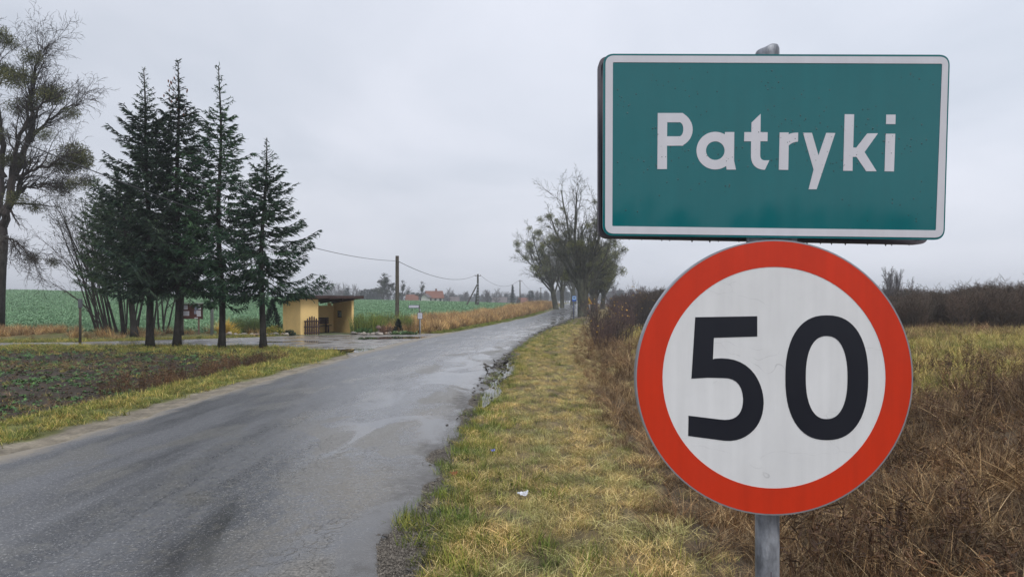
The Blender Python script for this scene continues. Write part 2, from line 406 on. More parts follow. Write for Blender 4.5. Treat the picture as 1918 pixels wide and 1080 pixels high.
# ---- the road
def asphalt_material():
    m = bpy.data.materials.new('wet_asphalt'); m.use_nodes = True
    nt = m.node_tree; L = nt.links; p = nt.nodes['Principled BSDF']
    A = lambda t: nt.nodes.new(t)
    ruv = A('ShaderNodeAttribute'); ruv.attribute_name = 'ruv'     # x across, y along, z = dirt at edge
    sep = A('ShaderNodeSeparateXYZ'); L.new(ruv.outputs['Vector'], sep.inputs[0])
    def noise(scale, det=5, rough=.6, sc=(1, 1, 1), off=(0, 0, 0), dist=0):
        mp = A('ShaderNodeMapping'); mp.inputs['Scale'].default_value = sc; mp.inputs['Location'].default_value = off
        L.new(ruv.outputs['Vector'], mp.inputs['Vector'])
        n = A('ShaderNodeTexNoise'); n.inputs['Scale'].default_value = scale; n.inputs['Detail'].default_value = det; n.inputs['Roughness'].default_value = rough
        n.inputs['Distortion'].default_value = dist; L.new(mp.outputs[0], n.inputs['Vector']); return n.outputs[0]
    def mr(src, a0, a1, b0=0., b1=1.):
        r = A('ShaderNodeMapRange'); r.inputs[1].default_value = a0; r.inputs[2].default_value = a1; r.inputs[3].default_value = b0; r.inputs[4].default_value = b1
        L.new(src, r.inputs[0]); return r.outputs[0]
    def op(o_, a_, b_=None, c=None):
        q = A('ShaderNodeMath'); q.operation = o_; q.use_clamp = False
        for k, s in enumerate((a_, b_)):
            if s is None: continue
            if isinstance(s, (int, float)): q.inputs[k].default_value = s
            else: L.new(s, q.inputs[k])
        return q.outputs[0]
    def mix(f, a_, b_):
        q = A('ShaderNodeMix'); q.data_type = 'RGBA'; L.new(f, q.inputs['Factor'])
        for k, s in (('A', a_), ('B', b_)):
            if isinstance(s, tuple): q.inputs[k].default_value = (*s, 1)
            else: L.new(s, q.inputs[k])
        return q.outputs['Result']
    X_, Y_ = sep.outputs[0], sep.outputs[1]
    agg = noise(38, 3, .8)                       # stones in the surface
    patch = noise(.9, 6, .62, (1, .45, 1), dist=.6)
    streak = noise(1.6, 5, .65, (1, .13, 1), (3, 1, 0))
    fine = noise(9, 6, .7)
    right = mr(op('ADD', X_, op('MULTIPLY', op('SUBTRACT', patch, .5), 3.0)), -.9, 1.0)          # 0 left, 1 right lane
    # colour
    c = mix(mr(streak, .42, .62), (.086, .088, .095), (.028, .029, .033))  # wheel-track streaks; their dark tone also paints in the spruces' blurred reflection
    c = mix(mr(patch, .52, .60), c, (.088, .085, .078))
    c = mix(op('MULTIPLY', right, mr(fine, .5, .62)), c, (.11, .104, .09))
    c = mix(mr(agg, .40, .30), c, (.02, .02, .022)); c = mix(mr(agg, .575, .64), c, (.34, .335, .33))
    # cracks: edges of voronoi cells, only in the right half and near joints
    vmp = A('ShaderNodeMapping'); vmp.inputs['Scale'].default_value = (1, .8, 1); vadd = A('ShaderNodeVectorMath'); vadd.operation = 'ADD'
    nzc = A('ShaderNodeTexNoise'); nzc.inputs['Scale'].default_value = 2.5; nzc.inputs['Detail'].default_value = 4; L.new(ruv.outputs['Vector'], nzc.inputs['Vector'])
    nsc = A('ShaderNodeVectorMath'); nsc.operation = 'SCALE'; nsc.inputs['Scale'].default_value = .5; L.new(nzc.outputs['Color'], nsc.inputs[0])
    L.new(ruv.outputs['Vector'], vmp.inputs['Vector']); L.new(vmp.outputs[0], vadd.inputs[0]); L.new(nsc.outputs[0], vadd.inputs[1])
    vor = A('ShaderNodeTexVoronoi'); vor.feature = 'DISTANCE_TO_EDGE'; vor.inputs['Scale'].default_value = 1.7; L.new(vadd.outputs[0], vor.inputs['Vector'])
    vor2 = A('ShaderNodeTexVoronoi'); vor2.feature = 'DISTANCE_TO_EDGE'; vor2.inputs['Scale'].default_value = 5.5; L.new(vadd.outputs[0], vor2.inputs['Vector'])
    cmask = mr(noise(.8, 3, .5, (1, .4, 1), (7, 2, 0)), .5, .6)
    rim = op('MULTIPLY', mr(X_, -.2, .5), mr(X_, 2.6, 2.9, 1, 0))
    crack = op('MULTIPLY', op('MULTIPLY', mr(vor.outputs['Distance'], .0, .012, 1, 0), mr(X_, -.4, .6, .1, 1)), cmask)
    crack2 = op('MULTIPLY', op('MULTIPLY', mr(vor2.outputs['Distance'], .0, .03, 1, 0), rim), mr(noise(1.1, 3, .5, (1, .5, 1), (1, 9, 0)), .54, .62))
    crk = op('MAXIMUM', crack, crack2)
    c = mix(op('MULTIPLY', crk, .6), c, (.015, .015, .016))
    # sand and grit at both edges
    ej = op('ADD', X_, op('MULTIPLY', op('SUBTRACT', noise(3.0, 6, .7, (1, .5, 1)), .5), 1.0))
    sandl = mr(ej, -2.75, -2.4, 1, 0)
    grit = op('MULTIPLY', mr(op('ADD', ej, op('MULTIPLY', op('SUBTRACT', patch, .5), 4.0)), 1.5, 2.5), mr(fine, .35, .6, .45, 1))
    c = mix(sandl, c, (.23, .20, .155)); c = mix(grit, c, mix(mr(agg, .4, .6), (.06, .053, .044), (.20, .175, .135)))
    # worn islands of bare aggregate in the wet lane, a ragged joint along the middle, dark mud at the very edge
    island = op('MULTIPLY', mr(noise(.62, 5, .55, (1, .5, 1), (21, 7, 0), .5), .545, .57), mr(X_, .2, .8))
    c = mix(op('MULTIPLY', island, .8), c, mix(mr(agg, .4, .6), (.075, .07, .06), (.24, .225, .20)))
    jx = op('ABSOLUTE', op('ADD', op('SUBTRACT', X_, .25), op('MULTIPLY', op('SUBTRACT', noise(1.3, 6, .7, (.2, .6, 1), (2, 5, 0)), .5), 1.1)))
    joint = op('MULTIPLY', mr(jx, .0, .022, 1, 0), mr(noise(.7, 2, .5, (.2, 1, 1), (5, 5, 0)), .40, .5))
    c = mix(op('MULTIPLY', joint, .7), c, (.02, .02, .02))
    c = mix(mr(op('ADD', ej, op('MULTIPLY', op('SUBTRACT', fine, .5), .8)), 2.3, 2.65), c, (.06, .052, .042))
    # standing film of water
    film = op('MULTIPLY', mr(noise(.75, 4, .5, (1.0, .42, 1), (4.3, 12.2, 0), .8), .485, .56), mr(op('ADD', X_, op('MULTIPLY', streak, .8)), 1.1, 1.7))
    film = op('MULTIPLY', film, mr(ej, 2.5, 2.8, 1, 0))
    thin = op('MULTIPLY', mr(streak, .44, .6), mr(Y_, 9, 24, .35, 1.0))
    c = mix(op('MULTIPLY', film, .5), c, (.045, .044, .043))
    L.new(c, p.inputs['Base Color'])
    rough = op('SUBTRACT', mr(fine, .3, .7, .34, .52), op('MULTIPLY', thin, .17))
    rough = op('SUBTRACT', rough, op('MULTIPLY', right, .17))
    rough = op('ADD', rough, op('MULTIPLY', grit, .12))
    rough = op('ADD', rough, op('MULTIPLY', island, .18))
    rough = op('ADD', rough, op('MULTIPLY', sandl, .35))
    rough = mixf(nt, film, rough, .09)
    L.new(rough, p.inputs['Roughness']); p.inputs['Specular IOR Level'].default_value = .85
    b = A('ShaderNodeBump'); b.inputs['Distance'].default_value = .008
    L.new(op('ADD', agg, op('MULTIPLY', crk, -2.0)), b.inputs['Height'])
    L.new(op('MULTIPLY', mr(film, 0, 1, .8, .12), mr(op('SUBTRACT', right, op('ADD', island, grit)), 0, 1, 1.0, .35)), b.inputs['Strength'])
    b2 = A('ShaderNodeBump'); b2.inputs['Distance'].default_value = .03; L.new(noise(2.2, 4, .5, (1, .6, 1)), b2.inputs['Height']); L.new(mr(film, 0, 1, .28, .0), b2.inputs['Strength'])
    L.new(b2.outputs[0], b.inputs['Normal']); L.new(b.outputs[0], p.inputs['Normal'])
    return m
def mixf(nt, f, a_, b_):
    q = nt.nodes.new('ShaderNodeMix'); q.data_type = 'FLOAT'; nt.links.new(f, q.inputs['Factor'])
    nt.links.new(a_, q.inputs['A'])
    if isinstance(b_, (int, float)): q.inputs['B'].default_value = b_
    else: nt.links.new(b_, q.inputs['B'])
    return q.outputs['Result']
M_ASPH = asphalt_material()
def build_road():
    ys = np.concatenate([np.linspace(-55, 1.5, 40), np.arange(1.7, 45, .14), np.geomspace(45, 880, 150)])
    ds = np.concatenate([[-1, -.97, -.92], np.linspace(-.85, .85, 36), [.90, .94, .97, 1]])
    yy, dd = np.meshgrid(ys, ds, indexing='ij')
    n = fbm(yy * .9 + 3, np.sign(dd) * 5 + yy * 0, 3) - .5; nf = fbm(yy * 2.3 + 3, np.sign(dd) * 9 + yy * 0, 1) - .5
    hw = 2.84 + n * .40 + nf * .22
    hw = np.where((dd < 0) & (yy > 25.5) & (yy < 44), 3.3, hw)
    d = dd * hw
    sl = np.interp(yy, _ys, _sl); nrm = np.sqrt(1 + sl ** 2)
    x = road_x(yy) + d / nrm; y = yy - d * sl / nrm
    x = x.ravel(); y = y.ravel(); d = d.ravel()
    z = road_z(yy.ravel()) + .018 + .03 * (1 - (d / 2.9) ** 2) + (fbm(x * .45, y * .3) - .5) * .03
    z -= np.where(np.abs(dd.ravel()) > .99, .05, 0) + np.where(np.abs(dd.ravel()) > .96, .008, 0)
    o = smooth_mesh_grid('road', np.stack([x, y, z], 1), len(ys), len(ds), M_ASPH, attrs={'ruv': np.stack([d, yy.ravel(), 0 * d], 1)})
    tag(o, kind='structure')
build_road()
def gravel_material():
    m = mat('side_road_surface', (.27, .25, .225), .38, .55, var=.35, scale=1.6, bump=.5, bscale=40, col2=(.11, .10, .09))
    nt = m.node_tree; L = nt.links; p = nt.nodes['Principled BSDF']; g = nt.nodes.new('ShaderNodeNewGeometry'); n = nt.nodes.new('ShaderNodeTexNoise'); n.inputs['Scale'].default_value = .55; n.inputs['Detail'].default_value = 6
    r = nt.nodes.new('ShaderNodeMapRange'); r.inputs[1].default_value = .42; r.inputs[2].default_value = .58; r.inputs[3].default_value = .12; r.inputs[4].default_value = .55
    L.new(g.outputs['Position'], n.inputs['Vector']); L.new(n.outputs[0], r.inputs[0]); L.new(r.outputs[0], p.inputs['Roughness'])
    return m
def build_side_road():
    xs = np.concatenate([np.linspace(-115, -30, 40), np.arange(-29.5, -3.0, .22)]); ts = np.linspace(0, 1, 44)
    xx, tt = np.meshgrid(xs, ts, indexing='ij')
    jf = (fbm(xx * .9, xx * 0 + 2) - .5) * 1.1 * (1 - sst(-6.3, -5.5, xx)); jb = (fbm(xx * .9, xx * 0 + 9) - .5) * .7
    f = side_front(xx) + jf; b = side_back(xx) + jb
    x = xx.ravel(); y = (f + (b - f) * tt).ravel()
    z = terrain(x, y, False) + (fbm(x * .5, y * .5) - .5) * .06 - .012 + .01
    blend = sst(-5.5, -3.4, x); z = z * (1 - blend) + (road_z(y) - .025) * blend
    e = (np.abs(tt.ravel() - .5) > .495); z -= np.where(e, .10, 0)
    o = smooth_mesh_grid('side_road', np.stack([x, y, z], 1), len(xs), len(ts), gravel_material()); tag(o, kind='structure')
build_side_road()

# ---- puddles: thin level sheets of water with uneven outlines
def water_material():
    m = bpy.data.materials.new('puddle_water'); m.use_nodes = True; p = m.node_tree.nodes['Principled BSDF']
    p.inputs['Base Color'].default_value = (.035, .028, .02, 1); p.inputs['Roughness'].default_value = .02; p.inputs['Specular IOR Level'].default_value = .6
    n = m.node_tree.nodes.new('ShaderNodeTexNoise'); n.inputs['Scale'].default_value = 6; g = m.node_tree.nodes.new('ShaderNodeNewGeometry')
    b = m.node_tree.nodes.new('ShaderNodeBump'); b.inputs['Strength'].default_value = .02; b.inputs['Distance'].default_value = .02
    m.node_tree.links.new(g.outputs['Position'], n.inputs['Vector']); m.node_tree.links.new(n.outputs[0], b.inputs['Height']); m.node_tree.links.new(b.outputs[0], p.inputs['Normal'])
    return m
M_WATER = water_material()
M_MUD = mat('wet_mud', (.05, .042, .034), .35, .5, var=.4, scale=9, bump=1.0, bscale=30)
def puddle(path, widths, z, seed, rim=True):
    r = np.random.default_rng(seed); path = np.array(path, float); n = 60
    t = np.linspace(0, len(path) - 1, n); px = np.interp(t, range(len(path)), path[:, 0]); py = np.interp(t, range(len(path)), path[:, 1]); w = np.interp(t, range(len(path)), widths)
    tx = np.gradient(px); ty = np.gradient(py); l = np.hypot(tx, ty); nx, ny = -ty / l, tx / l
    wa = w * (.6 + .9 * fbm(t * 4.3 + seed, t * 0, 4)); wb = w * (.6 + .9 * fbm(t * 4.3, t * 0 + seed + 3, 4))
    A_ = np.stack([px + nx * wa, py + ny * wa, np.full(n, z)], 1); B_ = np.stack([px - nx * wb, py - ny * wb, np.full(n, z)], 1)
    V = np.stack([A_, B_], 1).reshape(-1, 3); i = np.arange(n - 1) * 2
    mb = MB(); mb.add(V, np.stack([i, i + 1, i + 3, i + 2], 1)); o = mb.build('puddle', M_WATER); return tag(o, kind='structure')
# ------------------------------------------------------------------ scattering ground cover
def blades(mb, base, height, lean_dir, lean, width, col0, col1, seg=3, curl=1.6):
    """curved blades; base (n,3), lean_dir (n) angle, lean (n) 0 upright .. 1 lying"""
    n = len(base); t = np.linspace(0, 1, seg + 1)
    h = np.broadcast_to(height, (n,)); w = np.broadcast_to(width, (n,)); lean = np.broadcast_to(lean, (n,))
    dx, dy = np.cos(lean_dir), np.sin(lean_dir)
    ang = lean[:, None] * (np.pi / 2) * (.35 + .65 * t[None] ** (1 / curl)) * 1.05
    step = 1 / seg
    hz = np.concatenate([np.zeros((n, 1)), np.cumsum(np.sin(ang[:, 1:]) * step, 1)], 1) * h[:, None]
    vz = np.concatenate([np.zeros((n, 1)), np.cumsum(np.cos(ang[:, 1:]) * step, 1)], 1) * h[:, None]
    cx = base[:, 0:1] + dx[:, None] * hz; cy = base[:, 1:2] + dy[:, None] * hz; cz = base[:, 2:3] + vz
    tw = rng.uniform(0, np.pi, n); sx, sy = np.cos(tw)[:, None], np.sin(tw)[:, None]
    ww = w[:, None] / 2 * (1 - t[None] ** 2 * .9)
    V = np.stack([np.stack([cx - sx * ww, cy - sy * ww, cz], -1), np.stack([cx + sx * ww, cy + sy * ww, cz], -1)], 2)
    k = np.arange(seg) * 2
    f = np.stack([k, k + 1, k + 3, k + 2], 1)[None] + (np.arange(n) * 2 * (seg + 1))[:, None, None]
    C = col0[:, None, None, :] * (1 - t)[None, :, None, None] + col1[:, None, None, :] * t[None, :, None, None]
    C = np.broadcast_to(C, (n, seg + 1, 2, 3))
    mb.add(V.reshape(-1, 3), f.reshape(-1, 4), C.reshape(-1, 3))

def pick(cols, n, jit=.25):
    cols = np.asarray(cols, float); c = cols[rng.integers(0, len(cols), n)]
    return c * rng.uniform(1 - jit, 1 + jit, (n, 1))
M_GRASS = foliage_mat('grass_blades', (1.25, 1.10, .88), (.62, .76, .58), 1.5, .45)
M_DRYG = foliage_mat('dry_grass_blades', (1.3, 1.18, 1.0), (.52, .49, .49), .75, .45)
M_LEAFY = foliage_mat('leafy_weeds', (1.05, 1.05, 1), (.88, .95, .9), .7, .14)
M_YELG = foliage_mat('meadow_grass_blades', (1.2, 1.1, .95), (.72, .78, .62), .8, .35)
def clump_set(tag_, variants, fn, material):
    col = bpy.data.collections.new(tag_)     # sources only; never linked to the scene
    for i in range(variants):
        mb = MB(); fn(mb); me = mb.mesh(tag_, material); o = bpy.data.objects.new(tag_ + '_source', me); col.objects.link(o)
    return col
def disc(n, r):
    a = rng.uniform(0, 2 * np.pi, n); q = r * np.sqrt(rng.random(n)); return np.stack([q * np.cos(a), q * np.sin(a), np.zeros(n) - .01], 1)
STRAWC = [(.70, .56, .29), (.55, .43, .21), (.80, .68, .40), (.34, .25, .12), (.46, .41, .18)]
GREENC = [(.15, .20, .045), (.22, .26, .06), (.09, .13, .03), (.33, .34, .10)]
BROWNC = [(.20, .12, .06), (.12, .068, .034), (.36, .25, .13), (.06, .038, .022), (.56, .44, .27), (.15, .085, .04)]
YELC = [(.64, .50, .21), (.54, .42, .15), (.36, .32, .10), (.72, .60, .30), (.32, .36, .10)]
TANC = [(.56, .42, .21), (.44, .31, .15), (.68, .54, .30), (.26, .17, .085), (.34, .2, .11)]
def f_stub(mb):
    n = 26; b = disc(n, .11); c = pick(STRAWC, n)
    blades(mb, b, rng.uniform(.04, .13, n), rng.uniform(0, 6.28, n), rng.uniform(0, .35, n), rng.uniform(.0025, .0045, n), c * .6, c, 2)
    n = 22; b = disc(n, .13); b[:, 2] += rng.uniform(0, .05, n); c = pick(STRAWC, n)
    blades(mb, b, rng.uniform(.10, .24, n), rng.normal(.6, .8, n), rng.uniform(.8, 1.05, n), rng.uniform(.003, .005, n), c, c, 3)
    n = 5; b = disc(n, .12); c = pick(GREENC, n)
    blades(mb, b, rng.uniform(.05, .15, n), rng.uniform(0, 6.28, n), rng.uniform(.1, .6, n), rng.uniform(.003, .006, n), c * .7, c * 1.2, 3)
def f_green(mb):
    n = 46; b = disc(n, .11); c = pick(GREENC + GREENC + [(.3, .27, .09)], n)
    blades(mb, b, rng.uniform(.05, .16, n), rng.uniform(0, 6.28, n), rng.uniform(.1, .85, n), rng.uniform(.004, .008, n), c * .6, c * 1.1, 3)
def f_yellowgreen(mb):
    n = 40; b = disc(n, .13); c = pick(GREENC + YELC, n)
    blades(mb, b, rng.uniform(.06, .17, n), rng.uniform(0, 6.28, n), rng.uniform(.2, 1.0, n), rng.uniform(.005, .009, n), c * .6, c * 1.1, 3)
def f_brown(mb):
    n = 34; b = disc(n, .14); c = pick(BROWNC, n); sweep = rng.normal(rng.choice([.2, 2.8, -1.0]), .8, n)
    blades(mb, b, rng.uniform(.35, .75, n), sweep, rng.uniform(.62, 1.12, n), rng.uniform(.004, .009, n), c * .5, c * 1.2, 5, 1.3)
    n = 10; b = disc(n, .14); b[:, 2] += .05; c = pick(BROWNC, n)
    blades(mb, b, rng.uniform(.2, .6, n), rng.uniform(0, 6.28, n), rng.uniform(.1, .6, n), rng.uniform(.003, .006, n), c, c, 3)
def f_weedstalk(mb):
    n = 9; b = disc(n, .12); c = pick([(.10, .055, .035), (.14, .085, .045), (.08, .05, .035)], n); h = rng.uniform(.35, .75, n)
    ld = rng.uniform(0, 6.28, n); le = rng.uniform(.02, .3, n)
    blades(mb, b, h, ld, le, .007, c, c, 3)
    m = 90; k = rng.integers(0, n, m); tt = rng.uniform(.35, 1, m)
    p = b[k] + np.stack([np.cos(ld[k]) * le[k] * h[k] * tt * .9, np.sin(ld[k]) * le[k] * h[k] * tt * .9, h[k] * tt * .95], 1)
    d = randdir(m); d[:, 2] = np.abs(d[:, 2]); c = pick([(.13, .075, .045), (.2, .13, .07), (.09, .055, .035)], m)
    mb.leaves(p + d * .03, unit(d), unit(np.cross(d, randdir(m))), rng.uniform(.04, .12, m), rng.uniform(.006, .018, m), c)
def f_yellow(mb):
    n = 40; b = disc(n, .2); c = pick(YELC, n)
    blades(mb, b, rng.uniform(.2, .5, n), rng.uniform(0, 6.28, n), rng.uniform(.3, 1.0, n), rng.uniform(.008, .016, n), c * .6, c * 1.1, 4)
def f_tan(mb):
    n = 44; b = disc(n, .22); c = pick(TANC, n)
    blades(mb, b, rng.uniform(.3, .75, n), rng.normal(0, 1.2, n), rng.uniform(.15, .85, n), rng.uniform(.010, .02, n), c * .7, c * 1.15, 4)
def f_rape(mb):
    n = 12; a = rng.uniform(0, 6.28, n); l = rng.uniform(.10, .22, n); e = rng.uniform(.2, 1.1, n)
    d = np.stack([np.cos(a) * np.cos(e), np.sin(a) * np.cos(e), np.sin(e)], 1); w = unit(np.cross(d, [0, 0, 1.0]) + rng.normal(size=(n, 3)) * .2)
    c = pick([(.22, .35, .21), (.20, .32, .185), (.24, .38, .23)], n, .08)
    mb.leaves(d * l[:, None] * .6 + [0, 0, .02], d, w, l, l * .55, c)
def f_weedleaf(mb):
    n = 16; a = rng.uniform(0, 6.28, n); l = rng.uniform(.03, .075, n); e = rng.uniform(.1, .8, n)
    d = np.stack([np.cos(a) * np.cos(e), np.sin(a) * np.cos(e), np.sin(e)], 1); w = unit(np.cross(d, [0, 0, 1.0]))
    c = pick([(.08, .17, .045), (.12, .24, .06), (.06, .12, .05), (.09, .16, .07)], n, .2)
    mb.leaves(disc(n, .06) + d * l[:, None] * .6 + [0, 0, .02], d, w, l, l * .5, c)
def f_clod(mb):
    for _ in range(7):
        p = disc(1, .2)[0]; s = rng.uniform(.015, .05); v = unit(rng.normal(size=(8, 3))) * s * rng.uniform(.6, 1, (8, 1)); v[:, 2] *= .7
        from mathutils.geometry import convex_hull_2d
        import bmesh
        bm = bmesh.new(); vs = [bm.verts.new(q) for q in v]; bmesh.ops.convex_hull(bm, input=vs)
        bm.verts.index_update(); vv = np.array([q.co[:] for q in bm.verts]); ff = [[q.index for q in f.verts] for f in bm.faces]; bm.free()
        c = pick([(.07, .055, .042), (.05, .04, .032), (.09, .07, .05)], 1)[0]
        mb.polys(vv + p, ff, c)
    n = 6; b = disc(n, .2); c = pick([(.3, .24, .13), (.15, .1, .06)], n)
    blades(mb, b, rng.uniform(.05, .2, n), rng.uniform(0, 6.28, n), rng.uniform(.7, 1, n), .006, c, c, 3)

def scatter(name, col, pts, scale, label, cat, rotz=None, tilt=0.12, n_var=5, lift=0.0):
    n = len(pts); x, y = pts[:, 0], pts[:, 1]
    z = terrain(x, y) - .012 + lift
    me = bpy.data.meshes.new(name); me.vertices.add(n); me.vertices.foreach_set('co', np.stack([x, y, z], 1).astype(np.float32).ravel())
    rot = np.stack([rng.normal(0, tilt, n), rng.normal(0, tilt, n), rng.uniform(0, 6.283, n) if rotz is None else rotz], 1)
    a = me.attributes.new('rot', 'FLOAT_VECTOR', 'POINT'); a.data.foreach_set('vector', rot.astype(np.float32).ravel())
    a = me.attributes.new('scl', 'FLOAT', 'POINT'); a.data.foreach_set('value', np.asarray(scale, np.float32) * np.ones(n, np.float32))
    a = me.attributes.new('idx', 'INT', 'POINT'); a.data.foreach_set('value', rng.integers(0, len(col.objects), n).astype(np.int32))
    o = bpy.data.objects.new(name, me); link(o); tag(o, label, cat, kind='stuff')
    ng = bpy.data.node_groups.new(name + '_nodes', 'GeometryNodeTree')
    ng.interface.new_socket('Geometry', in_out='INPUT', socket_type='NodeSocketGeometry'); ng.interface.new_socket('Geometry', in_out='OUTPUT', socket_type='NodeSocketGeometry')
    nd = ng.nodes; L = ng.links; gi = nd.new('NodeGroupInput'); go = nd.new('NodeGroupOutput')
    mp = nd.new('GeometryNodeMeshToPoints'); ip = nd.new('GeometryNodeInstanceOnPoints'); ci = nd.new('GeometryNodeCollectionInfo')
    ci.inputs['Collection'].default_value = col; ci.inputs['Separate Children'].default_value = True; ci.inputs['Reset Children'].default_value = True
    ip.inputs['Pick Instance'].default_value = True
    def attr(nm, t):
        q = nd.new('GeometryNodeInputNamedAttribute'); q.data_type = t; q.inputs['Name'].default_value = nm; return q.outputs['Attribute']
    e = nd.new('FunctionNodeEulerToRotation'); L.new(attr('rot', 'FLOAT_VECTOR'), e.inputs[0])
    L.new(gi.outputs[0], mp.inputs['Mesh']); L.new(mp.outputs[0], ip.inputs['Points']); L.new(ci.outputs[0], ip.inputs['Instance'])
    L.new(attr('idx', 'INT'), ip.inputs['Instance Index']); L.new(e.outputs[0], ip.inputs['Rotation']); L.new(attr('scl', 'FLOAT'), ip.inputs['Scale'])
    L.new(ip.outputs[0], go.inputs[0])
    md = o.modifiers.new('scatter', 'NODES'); md.node_group = ng
    return o

def sample(y0, y1, dens0, fall, keep, span=.86, xmin=None, xmax=None):
    """random ground points in the view wedge with density dens0*(8/Y)^fall per square metre; keep(x, y) -> probability"""
    out = []
    edges = np.geomspace(y0, y1, max(3, int(np.log(y1 / y0) * 6) + 2))
    for a, b in zip(edges[:-1], edges[1:]):
        yc = (a + b) / 2; w = span * b + 1.5; x0 = -w if xmin is None else max(-w, xmin); x1 = w if xmax is None else min(w, xmax)
        n = int((x1 - x0) * (b - a) * dens0 * (8 / max(yc, 8)) ** fall)
        x = rng.uniform(x0, x1, n); y = rng.uniform(a, b, n); k = rng.random(n) < keep(x, y); out.append(np.stack([x[k], y[k]], 1))
    return np.concatenate(out)
def nz(x, y, s, o=0): return fbm(x * s + o, y * s + o * 2, 3)

def build_cover():
    stub = clump_set('stubble', 6, f_stub, M_GRASS); grn = clump_set('green_tuft', 5, f_green, M_GRASS); yg = clump_set('mixed_tuft', 5, f_yellowgreen, M_GRASS)
    brn = clump_set('brown_tuft', 7, f_brown, M_DRYG); wst = clump_set('weed_stalks', 5, f_weedstalk, M_DRYG); yel = clump_set('yellow_tuft', 5, f_yellow, M_YELG)
    tan = clump_set('tan_tuft', 5, f_tan, M_DRYG); rape = clump_set('crop_plant', 4, f_rape, M_LEAFY); wl = clump_set('leafy_weed', 4, f_weedleaf, M_LEAFY); clod = clump_set('clod', 5, f_clod, M_DRYG)
    D = road_d
    edge = lambda x, y: D(x, y) + (nz(x, y, 2.1, 3) - .5) * .5
    # right verge, mown
    k = lambda x, y: sst(2.95, 3.25, edge(x, y)) * (1 - sst(4.9, 5.6, edge(x, y))) * (.75 + .5 * (nz(x, y, 1.2, 7) > .4))
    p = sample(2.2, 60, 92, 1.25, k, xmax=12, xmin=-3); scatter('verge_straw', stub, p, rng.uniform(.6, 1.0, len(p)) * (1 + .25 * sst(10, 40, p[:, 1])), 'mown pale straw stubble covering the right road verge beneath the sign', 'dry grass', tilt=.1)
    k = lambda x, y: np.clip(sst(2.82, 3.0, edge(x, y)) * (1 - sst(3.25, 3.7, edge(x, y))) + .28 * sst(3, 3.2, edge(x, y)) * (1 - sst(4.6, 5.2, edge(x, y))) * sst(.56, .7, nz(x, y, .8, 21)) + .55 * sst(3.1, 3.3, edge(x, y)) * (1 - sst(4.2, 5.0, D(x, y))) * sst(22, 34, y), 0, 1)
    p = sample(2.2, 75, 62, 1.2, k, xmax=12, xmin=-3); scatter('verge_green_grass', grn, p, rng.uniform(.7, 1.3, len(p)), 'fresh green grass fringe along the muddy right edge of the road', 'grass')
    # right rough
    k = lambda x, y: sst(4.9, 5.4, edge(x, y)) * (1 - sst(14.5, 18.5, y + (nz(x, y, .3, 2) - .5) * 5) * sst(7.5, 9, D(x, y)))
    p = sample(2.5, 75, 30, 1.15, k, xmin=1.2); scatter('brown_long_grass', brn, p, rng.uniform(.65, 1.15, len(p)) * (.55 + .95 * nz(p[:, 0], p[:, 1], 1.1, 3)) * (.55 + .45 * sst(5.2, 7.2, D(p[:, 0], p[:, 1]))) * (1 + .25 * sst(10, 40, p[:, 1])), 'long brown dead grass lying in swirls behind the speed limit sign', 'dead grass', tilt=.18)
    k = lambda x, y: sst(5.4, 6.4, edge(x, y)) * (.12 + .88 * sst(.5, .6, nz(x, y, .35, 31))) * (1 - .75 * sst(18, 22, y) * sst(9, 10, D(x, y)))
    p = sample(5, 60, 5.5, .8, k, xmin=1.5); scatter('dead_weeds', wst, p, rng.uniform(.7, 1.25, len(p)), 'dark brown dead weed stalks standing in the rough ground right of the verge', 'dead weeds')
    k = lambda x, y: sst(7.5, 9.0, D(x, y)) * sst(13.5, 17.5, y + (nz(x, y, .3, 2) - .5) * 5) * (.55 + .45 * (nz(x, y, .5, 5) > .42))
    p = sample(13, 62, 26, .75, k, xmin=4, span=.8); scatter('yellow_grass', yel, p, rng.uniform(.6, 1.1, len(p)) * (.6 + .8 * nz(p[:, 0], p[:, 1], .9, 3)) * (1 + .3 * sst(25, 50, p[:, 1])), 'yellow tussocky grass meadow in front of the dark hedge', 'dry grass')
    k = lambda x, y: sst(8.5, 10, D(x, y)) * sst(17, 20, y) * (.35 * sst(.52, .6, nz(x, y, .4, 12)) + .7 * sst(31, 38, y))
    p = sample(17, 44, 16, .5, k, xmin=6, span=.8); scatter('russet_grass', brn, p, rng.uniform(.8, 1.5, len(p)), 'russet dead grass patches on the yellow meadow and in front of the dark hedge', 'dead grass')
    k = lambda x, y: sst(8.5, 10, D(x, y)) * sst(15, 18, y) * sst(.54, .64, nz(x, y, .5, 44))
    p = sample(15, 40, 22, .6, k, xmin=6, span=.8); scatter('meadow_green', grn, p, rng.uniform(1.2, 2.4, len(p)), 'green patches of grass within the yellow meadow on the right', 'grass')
    # left verge
    k = lambda x, y: (sst(3.25, 3.5, -edge(x, y)) * (1 - sst(4.9, 5.4, -edge(x, y)))) * (1 - sst(26.2, 26.8, y)) 
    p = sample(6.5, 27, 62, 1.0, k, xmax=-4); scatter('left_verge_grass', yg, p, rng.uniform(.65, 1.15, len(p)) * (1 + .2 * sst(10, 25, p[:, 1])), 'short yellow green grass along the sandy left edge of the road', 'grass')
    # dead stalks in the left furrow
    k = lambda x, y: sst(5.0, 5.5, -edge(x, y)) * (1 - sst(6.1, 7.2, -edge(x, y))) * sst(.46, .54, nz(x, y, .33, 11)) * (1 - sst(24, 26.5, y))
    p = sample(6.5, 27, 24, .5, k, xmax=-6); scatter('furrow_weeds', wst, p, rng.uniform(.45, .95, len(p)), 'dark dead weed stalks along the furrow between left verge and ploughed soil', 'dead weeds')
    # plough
    pl = lambda x, y: sst(5.2, 6, -edge(x, y)) * (y < side_front(x) - 2.2)
